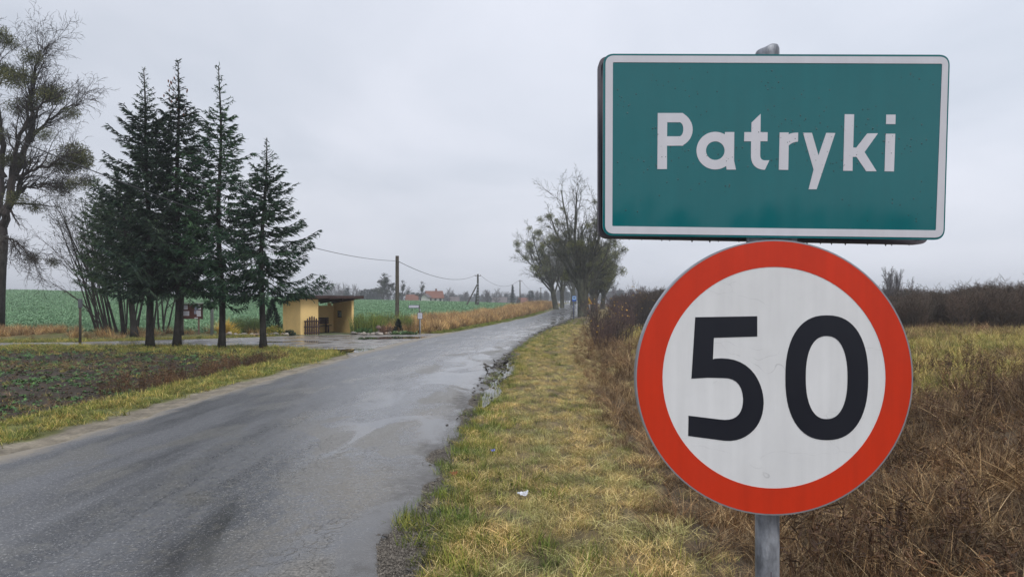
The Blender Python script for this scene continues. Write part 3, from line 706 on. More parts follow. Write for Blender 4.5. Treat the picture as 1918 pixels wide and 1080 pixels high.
    k = lambda x, y: pl(x, y) * (.3 + .7 * nz(x, y, 1, 8))
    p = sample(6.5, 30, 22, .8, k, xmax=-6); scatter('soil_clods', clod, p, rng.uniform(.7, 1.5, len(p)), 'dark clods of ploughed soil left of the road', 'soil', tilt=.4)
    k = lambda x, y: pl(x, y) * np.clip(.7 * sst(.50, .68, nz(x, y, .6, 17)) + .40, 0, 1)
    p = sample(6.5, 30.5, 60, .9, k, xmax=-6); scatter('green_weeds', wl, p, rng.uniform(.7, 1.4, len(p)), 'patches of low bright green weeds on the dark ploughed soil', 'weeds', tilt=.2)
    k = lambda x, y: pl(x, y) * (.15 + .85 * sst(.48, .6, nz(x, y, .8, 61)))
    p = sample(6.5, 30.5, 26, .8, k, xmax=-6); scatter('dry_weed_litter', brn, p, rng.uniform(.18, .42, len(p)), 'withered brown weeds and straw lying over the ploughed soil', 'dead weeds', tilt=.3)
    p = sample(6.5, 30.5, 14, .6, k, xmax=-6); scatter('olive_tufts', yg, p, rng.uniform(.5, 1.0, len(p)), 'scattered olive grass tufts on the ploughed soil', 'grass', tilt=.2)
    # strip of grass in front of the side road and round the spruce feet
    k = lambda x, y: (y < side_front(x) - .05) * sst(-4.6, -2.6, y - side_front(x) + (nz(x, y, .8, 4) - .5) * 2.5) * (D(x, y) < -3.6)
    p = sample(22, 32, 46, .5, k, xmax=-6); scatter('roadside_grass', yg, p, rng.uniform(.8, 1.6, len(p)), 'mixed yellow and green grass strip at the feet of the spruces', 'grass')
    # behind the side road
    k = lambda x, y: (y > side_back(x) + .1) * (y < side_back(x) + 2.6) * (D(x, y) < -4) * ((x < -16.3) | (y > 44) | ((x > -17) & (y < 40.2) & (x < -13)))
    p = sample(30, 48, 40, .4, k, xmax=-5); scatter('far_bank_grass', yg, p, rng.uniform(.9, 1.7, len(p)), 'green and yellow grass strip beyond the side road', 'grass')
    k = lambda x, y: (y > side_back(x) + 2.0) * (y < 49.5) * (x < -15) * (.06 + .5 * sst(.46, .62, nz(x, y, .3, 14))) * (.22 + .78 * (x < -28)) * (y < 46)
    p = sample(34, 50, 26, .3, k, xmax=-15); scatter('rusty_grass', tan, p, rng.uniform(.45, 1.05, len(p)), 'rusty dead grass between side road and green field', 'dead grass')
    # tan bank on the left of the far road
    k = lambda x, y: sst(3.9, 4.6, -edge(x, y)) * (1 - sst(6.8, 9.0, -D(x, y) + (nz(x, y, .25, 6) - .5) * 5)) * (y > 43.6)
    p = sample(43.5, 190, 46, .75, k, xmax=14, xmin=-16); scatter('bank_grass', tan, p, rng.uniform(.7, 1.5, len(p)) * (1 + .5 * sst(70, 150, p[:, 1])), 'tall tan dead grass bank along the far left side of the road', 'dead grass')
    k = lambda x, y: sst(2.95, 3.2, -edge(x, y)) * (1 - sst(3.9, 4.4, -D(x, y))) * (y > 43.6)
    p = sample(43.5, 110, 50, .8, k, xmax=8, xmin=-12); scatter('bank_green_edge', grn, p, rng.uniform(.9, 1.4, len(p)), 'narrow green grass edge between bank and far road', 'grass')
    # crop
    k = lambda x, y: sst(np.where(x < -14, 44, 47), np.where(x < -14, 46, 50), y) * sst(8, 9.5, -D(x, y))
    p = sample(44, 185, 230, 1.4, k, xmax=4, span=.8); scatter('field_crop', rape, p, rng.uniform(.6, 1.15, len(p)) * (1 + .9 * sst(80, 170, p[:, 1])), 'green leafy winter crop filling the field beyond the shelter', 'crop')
build_cover()
# ------------------------------------------------------------------ trees
def rot_about(v, ax, a):
    return v * math.cos(a) + np.cross(ax, v) * math.sin(a) + ax * np.dot(ax, v) * (1 - math.cos(a))
def perp(d, r):
    v = np.cross(d, r.normal(size=3)); return v / (np.linalg.norm(v) + 1e-9)
def grow(r, p, d, L, rad, lvl, cfg, out, tips):
    """recursive limbs; out collects (p0, p1, r0, r1, level)"""
    nseg = cfg['nseg'][lvl]; pts = [np.array(p, float)]; dirs = []; d = np.array(d, float); end = cfg['end'][lvl]
    for i in range(nseg):
        d = d + r.normal(size=3) * cfg['wob'][lvl] + np.array([0, 0, cfg['trop'][lvl]]) / nseg
        d = d / np.linalg.norm(d); pts.append(pts[-1] + d * L / nseg); dirs.append(d.copy())
    rr = rad * (1 - (1 - end) * np.linspace(0, 1, nseg + 1))
    for i in range(nseg): out.append((pts[i], pts[i + 1], rr[i], rr[i + 1], lvl))
    if lvl >= 1: tips.append((pts[-1], lvl)); tips.append((pts[nseg // 2], lvl))
    if lvl + 1 < len(cfg['nseg']):
        nk = cfg['kids'][lvl]; t0 = cfg['t0'][lvl]; az = r.uniform(0, 6.28)
        for k in range(nk):
            t = t0 + (1 - t0) * (k + r.uniform(0, .9)) / nk; t = min(t, .999); q = t * nseg; i = int(q); fr = q - i
            bp = pts[i] * (1 - fr) + pts[i + 1] * fr; bd = dirs[i]
            a0 = np.cross(bd, [0.3, 0.1, 1.0]); a0 /= np.linalg.norm(a0) + 1e-9
            ax = rot_about(a0, bd, az + k * 2.4 + r.uniform(-.5, .5))
            ang = math.radians(r.uniform(*cfg['ang'][lvl]))
            nd = rot_about(bd, ax, ang)
            ll = L * cfg['ratio'][lvl] * (1 - cfg['short'][lvl] * (t - t0) / (1 - t0 + 1e-6)) * r.uniform(.75, 1.2)
            cr = (rr[i] * (1 - fr) + rr[i + 1] * fr) * cfg['rr'][lvl] * r.uniform(.8, 1.1)
            grow(r, bp, nd, ll, max(cr, cfg['rmin']), lvl + 1, cfg, out, tips)
    return pts
def segs_to_mesh(mb, out, sides, col=None, lv=None):
    for l in sorted(set(o[4] for o in out)):
        if lv is not None and l not in lv: continue
        s = [o for o in out if o[4] == l]
        p0 = np.array([o[0] for o in s]); p1 = np.array([o[1] for o in s]); t = unit(p1 - p0)
        r0 = np.array([o[2] for o in s]); r1 = np.array([o[3] for o in s])
        mb.segs(p0, p1 + t * (r1[:, None] * .4), r0, r1, sides[min(l, len(sides) - 1)], col)
M_BARK = mat('bark', (.052, .047, .041), .9, .2, var=.4, scale=5, bump=1.0, bscale=26, col2=(.030, .027, .024), mscale=(1, 1, .3))
M_BARKG = mat('mossy_bark', (.10, .105, .07), .9, .2, var=.4, scale=4, bump=1.0, bscale=24, col2=(.045, .042, .036), mscale=(1, 1, .3))
M_TWIG = mat('twigs', (.048, .040, .036), .9, .15, var=.2, scale=3)
M_TWIGP = mat('purple_twigs', (.11, .075, .07), .9, .15, var=.25, scale=2)
M_NEEDLE = foliage_mat('spruce_needles', (1.15, 1.1, 1.0), (.7, .85, .85), 1.1, .08)
M_MISTLE = foliage_mat('mistletoe_leaves', (1.15, 1.1, .9), (.75, .85, .8), 1.5, .3)
M_LEAF = foliage_mat('leaves', (1.1, 1.0, .9), (.8, .9, .9), 2, .25)

def mistletoe_mesh(n=260, seed=0, fine=False):
    r = np.random.default_rng(seed); mb = MB()
    d = unit(r.normal(size=(n, 3))); q = r.random(n) ** .45; c = d * q[:, None] * .5 * (.65 + .7 * fbm(d[:, 0] * 2 + seed, d[:, 1] * 2 + d[:, 2] * 1.5, 3))[:, None]; c[:, 2] *= .8
    ax = unit(d + r.normal(size=(n, 3)) * .7); w = unit(np.cross(ax, r.normal(size=(n, 3))))
    cols = np.array([(.13, .14, .055), (.18, .19, .07), (.09, .10, .045), (.25, .25, .10)])[r.integers(0, 4, n)]
    k_ = .6 if fine else 1.0; cols = cols * (.62 if fine else 1.0)
    mb.leaves(c, ax, w, r.uniform(.09, .17, n) * k_, r.uniform(.03, .06, n) * k_, cols)
    m = 26; e = unit(r.normal(size=(m, 3))) * .45; mb.segs(np.zeros((m, 3)), e, .012, .005, 3, (.08, .08, .04))
    return mb.mesh('mistletoe', M_MISTLE)
MISTLE = [mistletoe_mesh(260 + 60 * i, 50 + i) for i in range(3)] + [mistletoe_mesh(1000, 60, True)]
def put_mistletoe(parent, pos, size, squash=1.0, dense=False):
    o = bpy.data.objects.new('mistletoe', MISTLE[3 if dense else random.randrange(3)]); link(o, parent); o.location = pos
    o.rotation_euler = (random.uniform(-.3, .3), random.uniform(-.3, .3), random.uniform(0, 6.28)); o.scale = (size, size * random.uniform(.85, 1.1), size * squash)
    return o

# ---- spruces
def spruce(px_base, D, top_px, top_y, profile, seed, label, low=2.0, dens=1.0, tint=(1, 1, 1), group='row of tall spruces beside the side road', name='spruce_tree', whorl=.25, tr=.15):
    """profile: list of (height fraction, radius in metres)"""
    r = np.random.default_rng(seed); x0 = X(px_base, D); z0 = T(x0, D) - .05; ht = Z(top_y, D) - z0; lean = X(top_px, D) - x0
    root = empty(name, (x0, D, z0), label, 'spruce', group)
    tz = np.linspace(0, ht * .985, 24); cx = lean * (tz / ht) ** 1.4 + .06 * np.sin(tz * .8 + seed); cy = .05 * np.sin(tz * .6 + seed * 2)
    cy = cy - cy[0]; cx = cx - cx[0]
    rad = tr * (1 - tz / ht) ** .85 + .012; rad[0] *= 1.35; rad[1] *= 1.08
    tm = MB(); tm.tube(np.stack([cx, cy, tz], 1), rad, 10, col=(1, 1, 1)); tm.build('trunk', M_BARK, root, True)
    mb = MB(); hs = np.array([p[0] for p in profile]) * ht; rs = np.array([p[1] for p in profile])
    z = low; base_c = np.array([(.028, .046, .034), (.036, .060, .040), (.018, .030, .025), (.050, .080, .048)]) * np.array(tint) * 1.25
    P0 = []; D0 = []; LN = []; WD = []; CC = []; S0 = []; S1 = []; SR = []
    while z < ht * .985:
        Rm = np.interp(z, hs, rs); f = z / ht
        nb = max(3, int(round((6 if f < .8 else 4) * dens)))
        a0 = r.uniform(0, 6.28)
        for b in range(nb):
            az = a0 + b * 6.283 / nb + r.uniform(-.35, .35); zb = z + r.uniform(-.1, .1)
            L = Rm * r.uniform(.5, 1.2) * (1 if r.random() > .12 else .5)
            if L < .06: continue
            k = max(4, int(L / .18)); t = np.linspace(0, 1, k + 1)
            up = (.75 * f ** 2.2 - .50 * (1 - f)) ; rise = L * (up * t + (.17 * t ** 2.4 if f < .84 else .1 * t) - .25 * (1 - f) * np.sin(t * 3.14))
            hx = L * t * math.cos(math.atan(abs(up)))
            bx = np.interp(zb, tz, cx) + hx * math.cos(az); by = np.interp(zb, tz, cy) + hx * math.sin(az); bz = zb + rise
            B = np.stack([bx, by, bz], 1)
            S0.append(B[:-1]); S1.append(B[1:]); SR.append((.016 * (1 - t[:-1]) * min(1, L) + .005))
            # side twigs
            nt_ = (int(L / .030 * dens) + 6) if f < .84 else int(L / (.05 if f < .92 else .09)) + 1; tt = r.uniform(.16 if L > .6 else .02, 1.02, nt_) ** .85; tt = np.clip(tt, 0, 1)
            q = np.stack([np.interp(tt, t, B[:, i]) for i in range(3)], 1)
            rd = np.array([math.cos(az), math.sin(az), 0]); sd_ = np.array([-math.sin(az), math.cos(az), 0]); sg = r.choice([-1, 1], nt_)[:, None]
            tl = (.12 + .50 * min(L, 1.6) / 1.6 * (1 - tt * .62)) * r.uniform(.6, 1.2, nt_) * (1 if f < .84 else (.55 if f < .9 else .32))
            dr = sd_ * sg * r.uniform(.5, 1, nt_)[:, None] + rd * r.uniform(.4, 1.0, nt_)[:, None] + np.array([0, 0, 1.0]) * (r.uniform(-1.5, -.2, nt_) * (1 - f) ** .6 + .42 * f)[:, None]
            dr = unit(dr); P0.append(q + dr * tl[:, None] * .5); D0.append(dr); LN.append(tl); WD.append(r.uniform(.028, .058, nt_) * (1 if f < .84 else .7)); CC.append(base_c[r.integers(0, 4, nt_)] * r.uniform(.8, 1.25, (nt_, 1)))
            # needles along the branch axis itself
            ax = unit(B[1:] - B[:-1]); P0.append((B[1:] + B[:-1]) / 2); D0.append(ax); LN.append(np.full(k, L / k * 1.25)); WD.append(np.full(k, .055 if f < .84 else .035)); CC.append(base_c[r.integers(0, 4, k)])
        z += whorl * (1.0 if f < .6 else (.85 if f < .85 else .9)) * r.uniform(.8, 1.2)
    P0 = np.concatenate(P0); D0 = np.concatenate(D0); LN = np.concatenate(LN); WD = np.concatenate(WD); CC = np.concatenate(CC)
    w = unit(np.cross(D0, r.normal(size=P0.shape))); w2 = unit(np.cross(D0, w))
    mb.leaves(P0, D0, w, LN, WD, CC); mb.leaves(P0, D0, w2, LN * .9, WD * .9, CC * .9)
    # second order twiglets give the ragged outline
    m = int(len(P0) * .55); k = r.integers(0, len(P0), m); dd = unit(D0[k] + r.normal(size=(m, 3)) * .55); tp = P0[k] + D0[k] * LN[k][:, None] * r.uniform(-.2, .35, (m, 1))
    mb.leaves(tp + dd * .06, dd, unit(np.cross(dd, r.normal(size=(m, 3)))), r.uniform(.10, .22, m), r.uniform(.025, .05, m), CC[k] * 1.15)
    # leader
    top = np.array([[cx[-1], cy[-1], tz[-1]]])
    nl = 0; ll = np.stack([np.full(nl, cx[-1]), np.full(nl, cy[-1]), np.linspace(ht * .97, ht, nl)], 1); dl = unit(np.concatenate([r.normal(size=(nl, 2)) * .35, np.ones((nl, 1))], 1)); mb.leaves(ll, dl, unit(np.cross(dl, r.normal(size=(nl, 3)))), .14, .03, base_c[1])
    mb.build('crown', M_NEEDLE, root)
    br = MB(); br.segs(np.concatenate(S0), np.concatenate(S1), np.concatenate(SR), np.concatenate(SR) * .8, 3); br.build('branches', M_TWIG, root)
    return root, ht
def cones(root, zs, xs, seed):
    r = np.random.default_rng(seed)
    mb = MB()
    for z, x in zip(zs, xs):
        for _ in range(1):
            p = np.array([x + r.normal() * .12, r.normal() * .25, z + r.normal() * .1]); t = np.linspace(0, 1, 5)
            mb.tube(np.stack([p[0] + t * 0, p[1] + t * 0, p[2] - t * .15], 1), [.008, .028, .03, .022, .006], 6)
    o = mb.build('cones', mat('spruce_cone', (.16, .065, .035), .8), root); o['kind'] = 'stuff'
M_DEAD = None
s1, h1 = spruce(281, 30.1, 265, 124, [(0, 2.0), (.25, 2.4), (.45, 2.1), (.62, 1.6), (.78, 1.05), (.88, .5), (.95, .22), (1, .06)], 11, 'leftmost tall spruce of the front row, dark blue green with a bare trunk foot', low=3.0, dens=1.12)
s2, h2 = spruce(331, 30.2, 331, 104, [(0, 1.9), (.25, 2.15), (.45, 1.85), (.62, 1.4), (.76, .9), (.84, .5), (.90, .25), (.95, .18), (1, .05)], 12, 'tallest spruce, second from left in the front row, brown cones near its tip', low=3.0, dens=1.02)
cones(s2, np.linspace(h2 * .80, h2 * .92, 26), rng.uniform(-.3, .3, 26), 5)
s3, h3 = spruce(415, 30.0, 412, 116, [(0, .9), (.19, 1.1), (.30, 2.2), (.5, 1.95), (.68, 1.3), (.82, .62), (.90, .3), (.95, .18), (1, .05)], 13, 'slender spruce with greener needles, third from left in the front row', low=2.2, dens=.86, tint=(1.2, 1.5, 1.15), tr=.13)
s4, h4 = spruce(493, 29.7, 500, 254, [(0, 1.2), (.26, 1.9), (.34, 2.75), (.44, 2.6), (.57, 1.85), (.75, 1.05), (.88, .35), (.95, .15), (1, .05)], 14, 'shortest and broadest spruce of the front row, next to the yellow bus shelter', low=2.7, dens=1.08, tint=(1.05, 1.25, 1.1), tr=.13)
s5, h5 = spruce(252, 38.5, 215, 306, [(0, 1.9), (.2, 2.3), (.4, 2.4), (.6, 2.0), (.8, 1.1), (1, .1)], 15, 'older spruce standing behind the front row at its left, with a leaning pale trunk', low=3.2, dens=.95, tint=(1.25, 1.3, 1.0), group='spruces behind the front row', tr=.17)
s6, h6 = spruce(232, 40.5, 182, 330, [(0, 1.6), (.25, 2.0), (.5, 1.8), (.75, 1.3), (1, .1)], 16, 'lowest spruce behind the front row, its crown reaching furthest left over the bare stems', low=3.6, dens=.95, tint=(1.35, 1.45, .9), group='spruces behind the front row', tr=.12)
s7, h7 = spruce(338, 41.5, 352, 330, [(0, 1.4), (.3, 1.7), (.6, 1.3), (1, .1)], 17, 'spruce with a leaning pale trunk behind the noticeboard', low=3.2, dens=.8, tint=(1.1, 1.2, 1.0), group='spruces behind the front row', tr=.15)

def tree(name, x, y, label, cat, cfg, height, rad, seed, group=None, d0=(0, 0, 1), trunk_frac=.3, sides=(10, 7, 5, 4, 3), bark=None, twig=None, mist=0, msize=(.5, 1.1), mzone=.35, dense=False, sink=.1, lod=None):
    r = np.random.default_rng(seed); z0 = T(x, y) - sink; root = empty(name, (x, y, z0), label, cat, group)
    out = []; tips = []
    pts = grow(r, (0, 0, 0), d0, height * trunk_frac, rad, 0, cfg, out, tips)
    tm = MB(); tr = [o for o in out if o[4] == 0]; P = np.array([tr[0][0]] + [o[1] for o in tr]); q = np.array([tr[0][2]] + [o[3] for o in tr]); 
    P2 = np.concatenate([[P[0]], [P[0] + (P[1] - P[0]) * .12], P[1:]]); q2 = np.concatenate([[q[0] * 1.35], [q[0] * 1.02], q[1:]])
    tm.tube(P2, q2, 12); tm.build('trunk', bark or M_BARK, root, True)
    cm = MB(); segs_to_mesh(cm, [o for o in out if o[4] > 0], sides); cm.build('branches', twig or M_TWIG, root, False)
    if mist:
        zt = max(t[0][2] for t in tips); c = [t[0] for t in tips if t[0][2] > zt * mzone and t[1] <= 2] or [t[0] for t in tips]
        for i in range(mist):
            p = c[r.integers(0, len(c))]; put_mistletoe(root, p, r.uniform(*msize), dense=dense)
    return root, out, tips

# the big tree at the left edge of the picture, traced limb by limb in its own plane and given depth
def big_left_tree():
    D = 46.5; x0 = X(-9, D); z0 = T(x0, D) - .1
    root = empty('lime_tree', (x0, D, z0), 'huge bare tree with dark mistletoe clumps at the left edge of the picture', 'tree')
    r = np.random.default_rng(5)
    W = lambda px, py, dy=0: np.array([X(px, D) - x0, dy, Z(py, D) - z0])
    limbs = [  # (points, radii)
        ([W(-9, 622), W(-5, 560), W(-1, 500), (W(4, 440))], [.56, .45, .40, .38]),
        ([W(6, 440), W(8, 390, .2), W(16, 330, .5), W(28, 290, .7), W(40, 255, .8), (W(46, 215, .9)), W(40, 175, .9), W(50, 130, .8), W(56, 90, .8)], [.33, .30, .27, .22, .18, .15, .12, .08, .03]),
        ([W(8, 425), W(20, 400, -.4), W(48, 365, -.8), W(66, 335, -1.2), W(100, 325, -1.6), W(135, 318, -1.8), W(165, 300, -2)], [.28, .24, .20, .16, .11, .07, .03]),
        ([W(-2, 450), W(-14, 400, .3), (W(-10, 340, .6)), W(-2, 270, .3), W(2, 200, -.2), W(0, 140, -.4), W(8, 95, -.5)], [.36, .32, .26, .2, .15, .1, .03]),
        ([W(18, 325, .5), W(30, 300, -.2), W(60, 240, -.8), W(80, 215, -1.0), W(110, 200, -1.3), W(140, 190, -1.4)], [.2, .17, .13, .09, .06, .03]),
        ([W(34, 272, .7), W(48, 245, .9), W(66, 215, 1.3), W(90, 190, 1.6), W(120, 180, 1.8)], [.15, .12, .09, .06, .03]),
        ([W(6, 455), W(20, 447, -.6), W(42, 450, -.9), W(62, 462, -1.2), W(80, 475, -1.4), W(95, 492, -1.5)], [.10, .085, .07, .05, .035, .02]),
        ([W(50, 362, -.8), W(80, 352, -1.0), W(110, 350, -1.1), W(140, 362, -1.3)], [.12, .09, .06, .03]),
        ([W(40, 255, .8), W(52, 190, .4), W(54, 145, .2), W(72, 110, 0), (W(82, 85, -.2))], [.13, .1, .08, .05, .02]),
        ([W(2, 330, .4), W(-30, 280, 0), W(-60, 240, -.6), W(-90, 200, -1)], [.18, .14, .1, .04]),
        ([W(0, 400, .2), W(-40, 360, .8), W(-80, 330, 1.2), W(-120, 320, 1.4)], [.2, .15, .1, .04]),
    ]
    tm = MB(); tm.tube(np.array(limbs[0][0]), limbs[0][1], 14); tm.build('trunk', M_BARK, root, True)
    lm = MB(); out = []; tips = []
    cfg = dict(nseg=[5, 4, 3], end=[.25, .3, .5], wob=[.16, .2, .25], trop=[.12, .0, -.1], kids=[7, 5, 0], t0=[.12, .1, 0], ang=[(20, 55), (20, 60), (0, 0)], ratio=[.55, .5, 0], short=[.4, .4, 0], rr=[.55, .6, 0], rmin=.011)
    for P, q in limbs[1:]:
        P = np.array(P); t = np.linspace(0, 1, len(P)); tt = np.linspace(0, 1, len(P) * 3); PP = np.stack([np.interp(tt, t, P[:, i]) for i in range(3)], 1)
        PP[1:-1] += r.normal(size=PP[1:-1].shape) * .06; lm.tube(PP, np.interp(tt, t, q) * .82, 8)
        nk = 21; 
        for k in range(nk):
            f = .2 + .8 * (k + r.random()) / nk; f = min(f, .98); i = int(f * (len(PP) - 1)); bp = PP[i]; bd = unit(PP[min(i + 1, len(PP) - 1)] - PP[max(i - 1, 0)])
            outward = unit(bp - np.array([0, 0, 9.5])); nd = unit(rot_about(bd, perp(bd, r), math.radians(r.uniform(25, 60))) + outward * .8)
            grow(r, bp, nd, r.uniform(1.4, 3.1), max(.016, np.interp(f, t, q) * .4), 0, cfg, out, tips)
    segs_to_mesh(lm, [(a, b, c, d, e + 1) for a, b, c, d, e in out], (6, 5, 3, 3))
    lm.build('branches', M_TWIG, root)
    for px, py, s in [(20, 75, 1.6), (26, 85, 1.4), (68, 112, 1.5), (45, 160, 1.8), (58, 150, 1.5), (75, 165, 1.6), (92, 175, 1.9), (108, 185, 1.5), (115, 205, 1.3), (40, 205, 1.6), (60, 195, 1.4), (8, 130, 1.5), (20, 135, 1.2), (125, 290, 2.3), (140, 285, 1.9), (110, 310, 1.7), (132, 310, 1.7), (148, 300, 1.4), (92, 255, 1.3), (30, 298, 1.5), (15, 300, 1.2), (120, 350, 1.5), (75, 485, 1.0), (85, 490, .9), (150, 335, 1.4), (165, 350, 1.3), (60, 378, 1.5), (78, 390, 1.2), (-20, 250, 1.6), (5, 255, 1.2)]:
        put_mistletoe(root, W(px, py, r.uniform(-1.5, 1.2)), s * 1.1, .9, True)
big_left_tree()

# bare multi-stemmed tree behind the side road
CFG_STEM = dict(nseg=[7, 5, 3, 2], end=[.25, .3, .4, .6], wob=[.05, .1, .16, .2], trop=[.1, .1, 0, 0], kids=[9, 5, 4, 0], t0=[.3, .15, .1, 0], ang=[(15, 45), (20, 50), (20, 50), (0, 0)], ratio=[.42, .45, .45, 0], short=[.5, .4, .3, 0], rr=[.5, .5, .6, 0], rmin=.006)
def stems_tree(px, D, n, hts, spread, seed, label, bias=(0, 0), group=None, rad=.07, twig=None, name='bare_multi_stem_tree', leafcol=None, spreadx=1.0):
    r = np.random.default_rng(seed); x0 = X(px, D); z0 = T(x0, D) - .08; root = empty(name, (x0, D, z0), label, 'bare tree', group)
    for i in range(n):
        a = r.uniform(0, 6.28); q = r.uniform(.1, 1) * spread; p = np.array([math.cos(a) * q * .8 * spreadx, math.sin(a) * q * .5, 0])
        lean = np.array([math.cos(a) * .22 * q / spread + bias[0] + r.normal() * .08, math.sin(a) * .2 + r.normal() * .05, 1.0]); lean /= np.linalg.norm(lean)
        out = []; tips = []; grow(r, p, lean, r.uniform(*hts), rad * r.uniform(.6, 1.25), 0, CFG_STEM, out, tips)
        mb = MB(); segs_to_mesh(mb, out, (7, 4, 3, 3)); 
        if leafcol is not None:
            c = np.array([t[0] for t in tips if t[1] >= 2]); k = r.integers(0, len(c), max(1, int(len(c) * .5))); c = c[k]; d = unit(r.normal(size=c.shape) + [0, 0, -1.2])
            mb.leaves(c, d, unit(np.cross(d, r.normal(size=c.shape))), .12, .05, np.tile(leafcol, (len(c), 1)), 1)
        o = mb.build('stem', [twig or M_BARK, M_LEAF], root)
    return root
stems_tree(203, 46.0, 7, (6.5, 9.5), 1.2, 31, 'clump of bare stems left of the spruces, a few fanning out over the field', bias=(-.12, 0), group='bare multi stemmed trees behind the side road', leafcol=(.05, .06, .03))
stems_tree(236, 45.0, 9, (6, 9), 1.3, 32, 'dense clump of thin bare stems under the left spruce crowns', group='bare multi stemmed trees behind the side road', leafcol=(.04, .055, .028))
stems_tree(300, 46.0, 6, (5, 8), 1.6, 33, 'sparse bare stems seen between the first two spruce trunks', group='bare multi stemmed trees behind the side road', leafcol=(.04, .055, .028))
def arching():
    D = 44; x0 = X(192, D); z0 = T(x0, D) - .05; r = np.random.default_rng(9); root = empty('bare_arching_shrub', (x0, D, z0), 'leaning bare shrub with long arching twigs reaching left over the field', 'bare shrub')
    for k, (px, py) in enumerate([(60, 430), (75, 380), (95, 345), (70, 520), (50, 505), (120, 400), (100, 470)]):
        e = np.array([X(px, D) - x0, r.normal() * .8, Z(py, D) - z0]); t = np.linspace(0, 1, 9)[:, None]
        mid = np.array([e[0] * .25, e[1] * .3, e[2] * .62 + .4]); P = (1 - t) ** 2 * np.array([r.normal() * .2, 0, 0]) + 2 * t * (1 - t) * mid + t ** 2 * e
        mb = MB(); mb.tube(P, np.linspace(.035, .006, 9), 5); out = []; tips = []
        cfg = dict(nseg=[4, 3], end=[.3, .4], wob=[.12, .2], trop=[.05, 0], kids=[5, 0], t0=[.1, 0], ang=[(15, 40), (0, 0)], ratio=[.45, 0], short=[.3, 0], rr=[.6, 0], rmin=.005)
        for i in range(2, 9):
            for _ in range(2):
                bd = unit(P[i] - P[i - 1]); grow(r, P[i], rot_about(bd, perp(bd, r), math.radians(r.uniform(15, 45))), r.uniform(.6, 1.5), .009, 0, cfg, out, tips)
        segs_to_mesh(mb, out, (3, 3)); c = np.array([t[0] for t in tips]); 
        if len(c):
            c = c[::5]; d = unit(r.normal(size=c.shape)); mb.leaves(c, d, unit(np.cross(d, r.normal(size=c.shape))), .1, .05, (.6, .5, .4))
        mb.build('stem', M_TWIG, root)
arching()

# alley trees along the far road
CFG_LIME = dict(nseg=[5, 7, 5, 4, 3], end=[.8, .28, .3, .35, .5], wob=[.04, .07, .12, .18, .22], trop=[0, .38, .22, .12, .05], kids=[10, 11, 8, 4, 0], t0=[.42, .12, .12, .1, 0],
                ang=[(10, 36), (20, 50), (22, 55), (25, 60), (0, 0)], ratio=[2.15, .40, .48, .5, 0], short=[.05, .3, .4, .3, 0], rr=[.42, .40, .5, .6, 0], rmin=.018)
def lime(px, D, top, rad, seed, label, mist=14, msize=(.7, 1.5), twig=None, **k):
    x = X(px, D); z0 = T(x, D); ht = Z(top, D) - z0
    return tree('lime_tree', x, D, label, 'tree', CFG_LIME, ht, rad, seed, group='old lime trees lining the far road', trunk_frac=.27, sides=(10, 7, 5, 3, 3), bark=M_BARKG, twig=twig or M_BARKG, mist=mist, msize=msize, mzone=.25, **k)
lime(1093, 85, 325, .74, 41, 'nearest old lime with thick mossy trunk, half hidden by the green sign', mist=52, msize=(.6, 1.3))
lime(1042, 128, 398, .52, 42, 'leftmost lime beside the far road, standing left of it with mistletoe in its crown', mist=44, msize=(1.1, 2.1), d0=(-.24, 0, 1))
lime(1053, 140, 405, .45, 43, 'forked lime just right of the leftmost lime on the far road', mist=30, msize=(.9, 1.7))
lime(1071, 185, 425, .48, 44, 'far lime seen through the gap above the end of the road', mist=30, msize=(1.1, 2.2))
lime(1077, 215, 440, .48, 47, 'farthest lime on the left side, just above the blue bus stop sign', mist=24, msize=(1.1, 2.2))
lime(1113, 108, 440, .55, 45, 'lime behind the yellow warning sign, right of the nearest lime', mist=44, msize=(1.2, 2.3))
lime(1128, 128, 445, .5, 46, 'rightmost lime of the row, its crown below the green sign corner', mist=44, msize=(1.2, 2.4), d0=(.1, 0, 1))
lime(1108, 160, 430, .5, 48, 'lime in the back of the right hand row, mostly hidden by nearer trunks', mist=30, msize=(1.1, 2.2))
# ------------------------------------------------------------------ puddles
tag(puddle([(-7.9, 27.6), (-6.6, 28.1), (-5.4, 27.9), (-4.6, 28.4)], [.6, 1.0, .95, .5], .012, 1), kind='structure')
tag(puddle([(-8.4, 37.4), (-7.0, 37.6), (-5.8, 38.0), (-4.4, 38.2)], [.7, 1.2, 1.0, .5], .012, 2), kind='structure')
tag(puddle([(-13.5, 34.4), (-11.5, 34.8), (-9.8, 34.6)], [.25, .5, .25], -.008, 3), kind='structure')
tag(puddle([(road_x(y) + 3.02 + .06 * math.sin(y), y) for y in np.linspace(13.0, 23.5, 9)], [.02, .14, .2, .14, .28, .30, .34, .2, .03], -.015, 4), kind='structure')
tag(puddle([(8.7 - 2.8, 96), (8.7 - 1.2, 98), (8.7 - .2, 99)], [.5, 1.5, .5], T(6.5, 97) + .055, 5), kind='structure')
tag(puddle([(9.2, 122), (10.1, 124), (10.6, 126)], [.5, 1.4, .5], float(road_z(124)) + .05, 6), kind='structure')

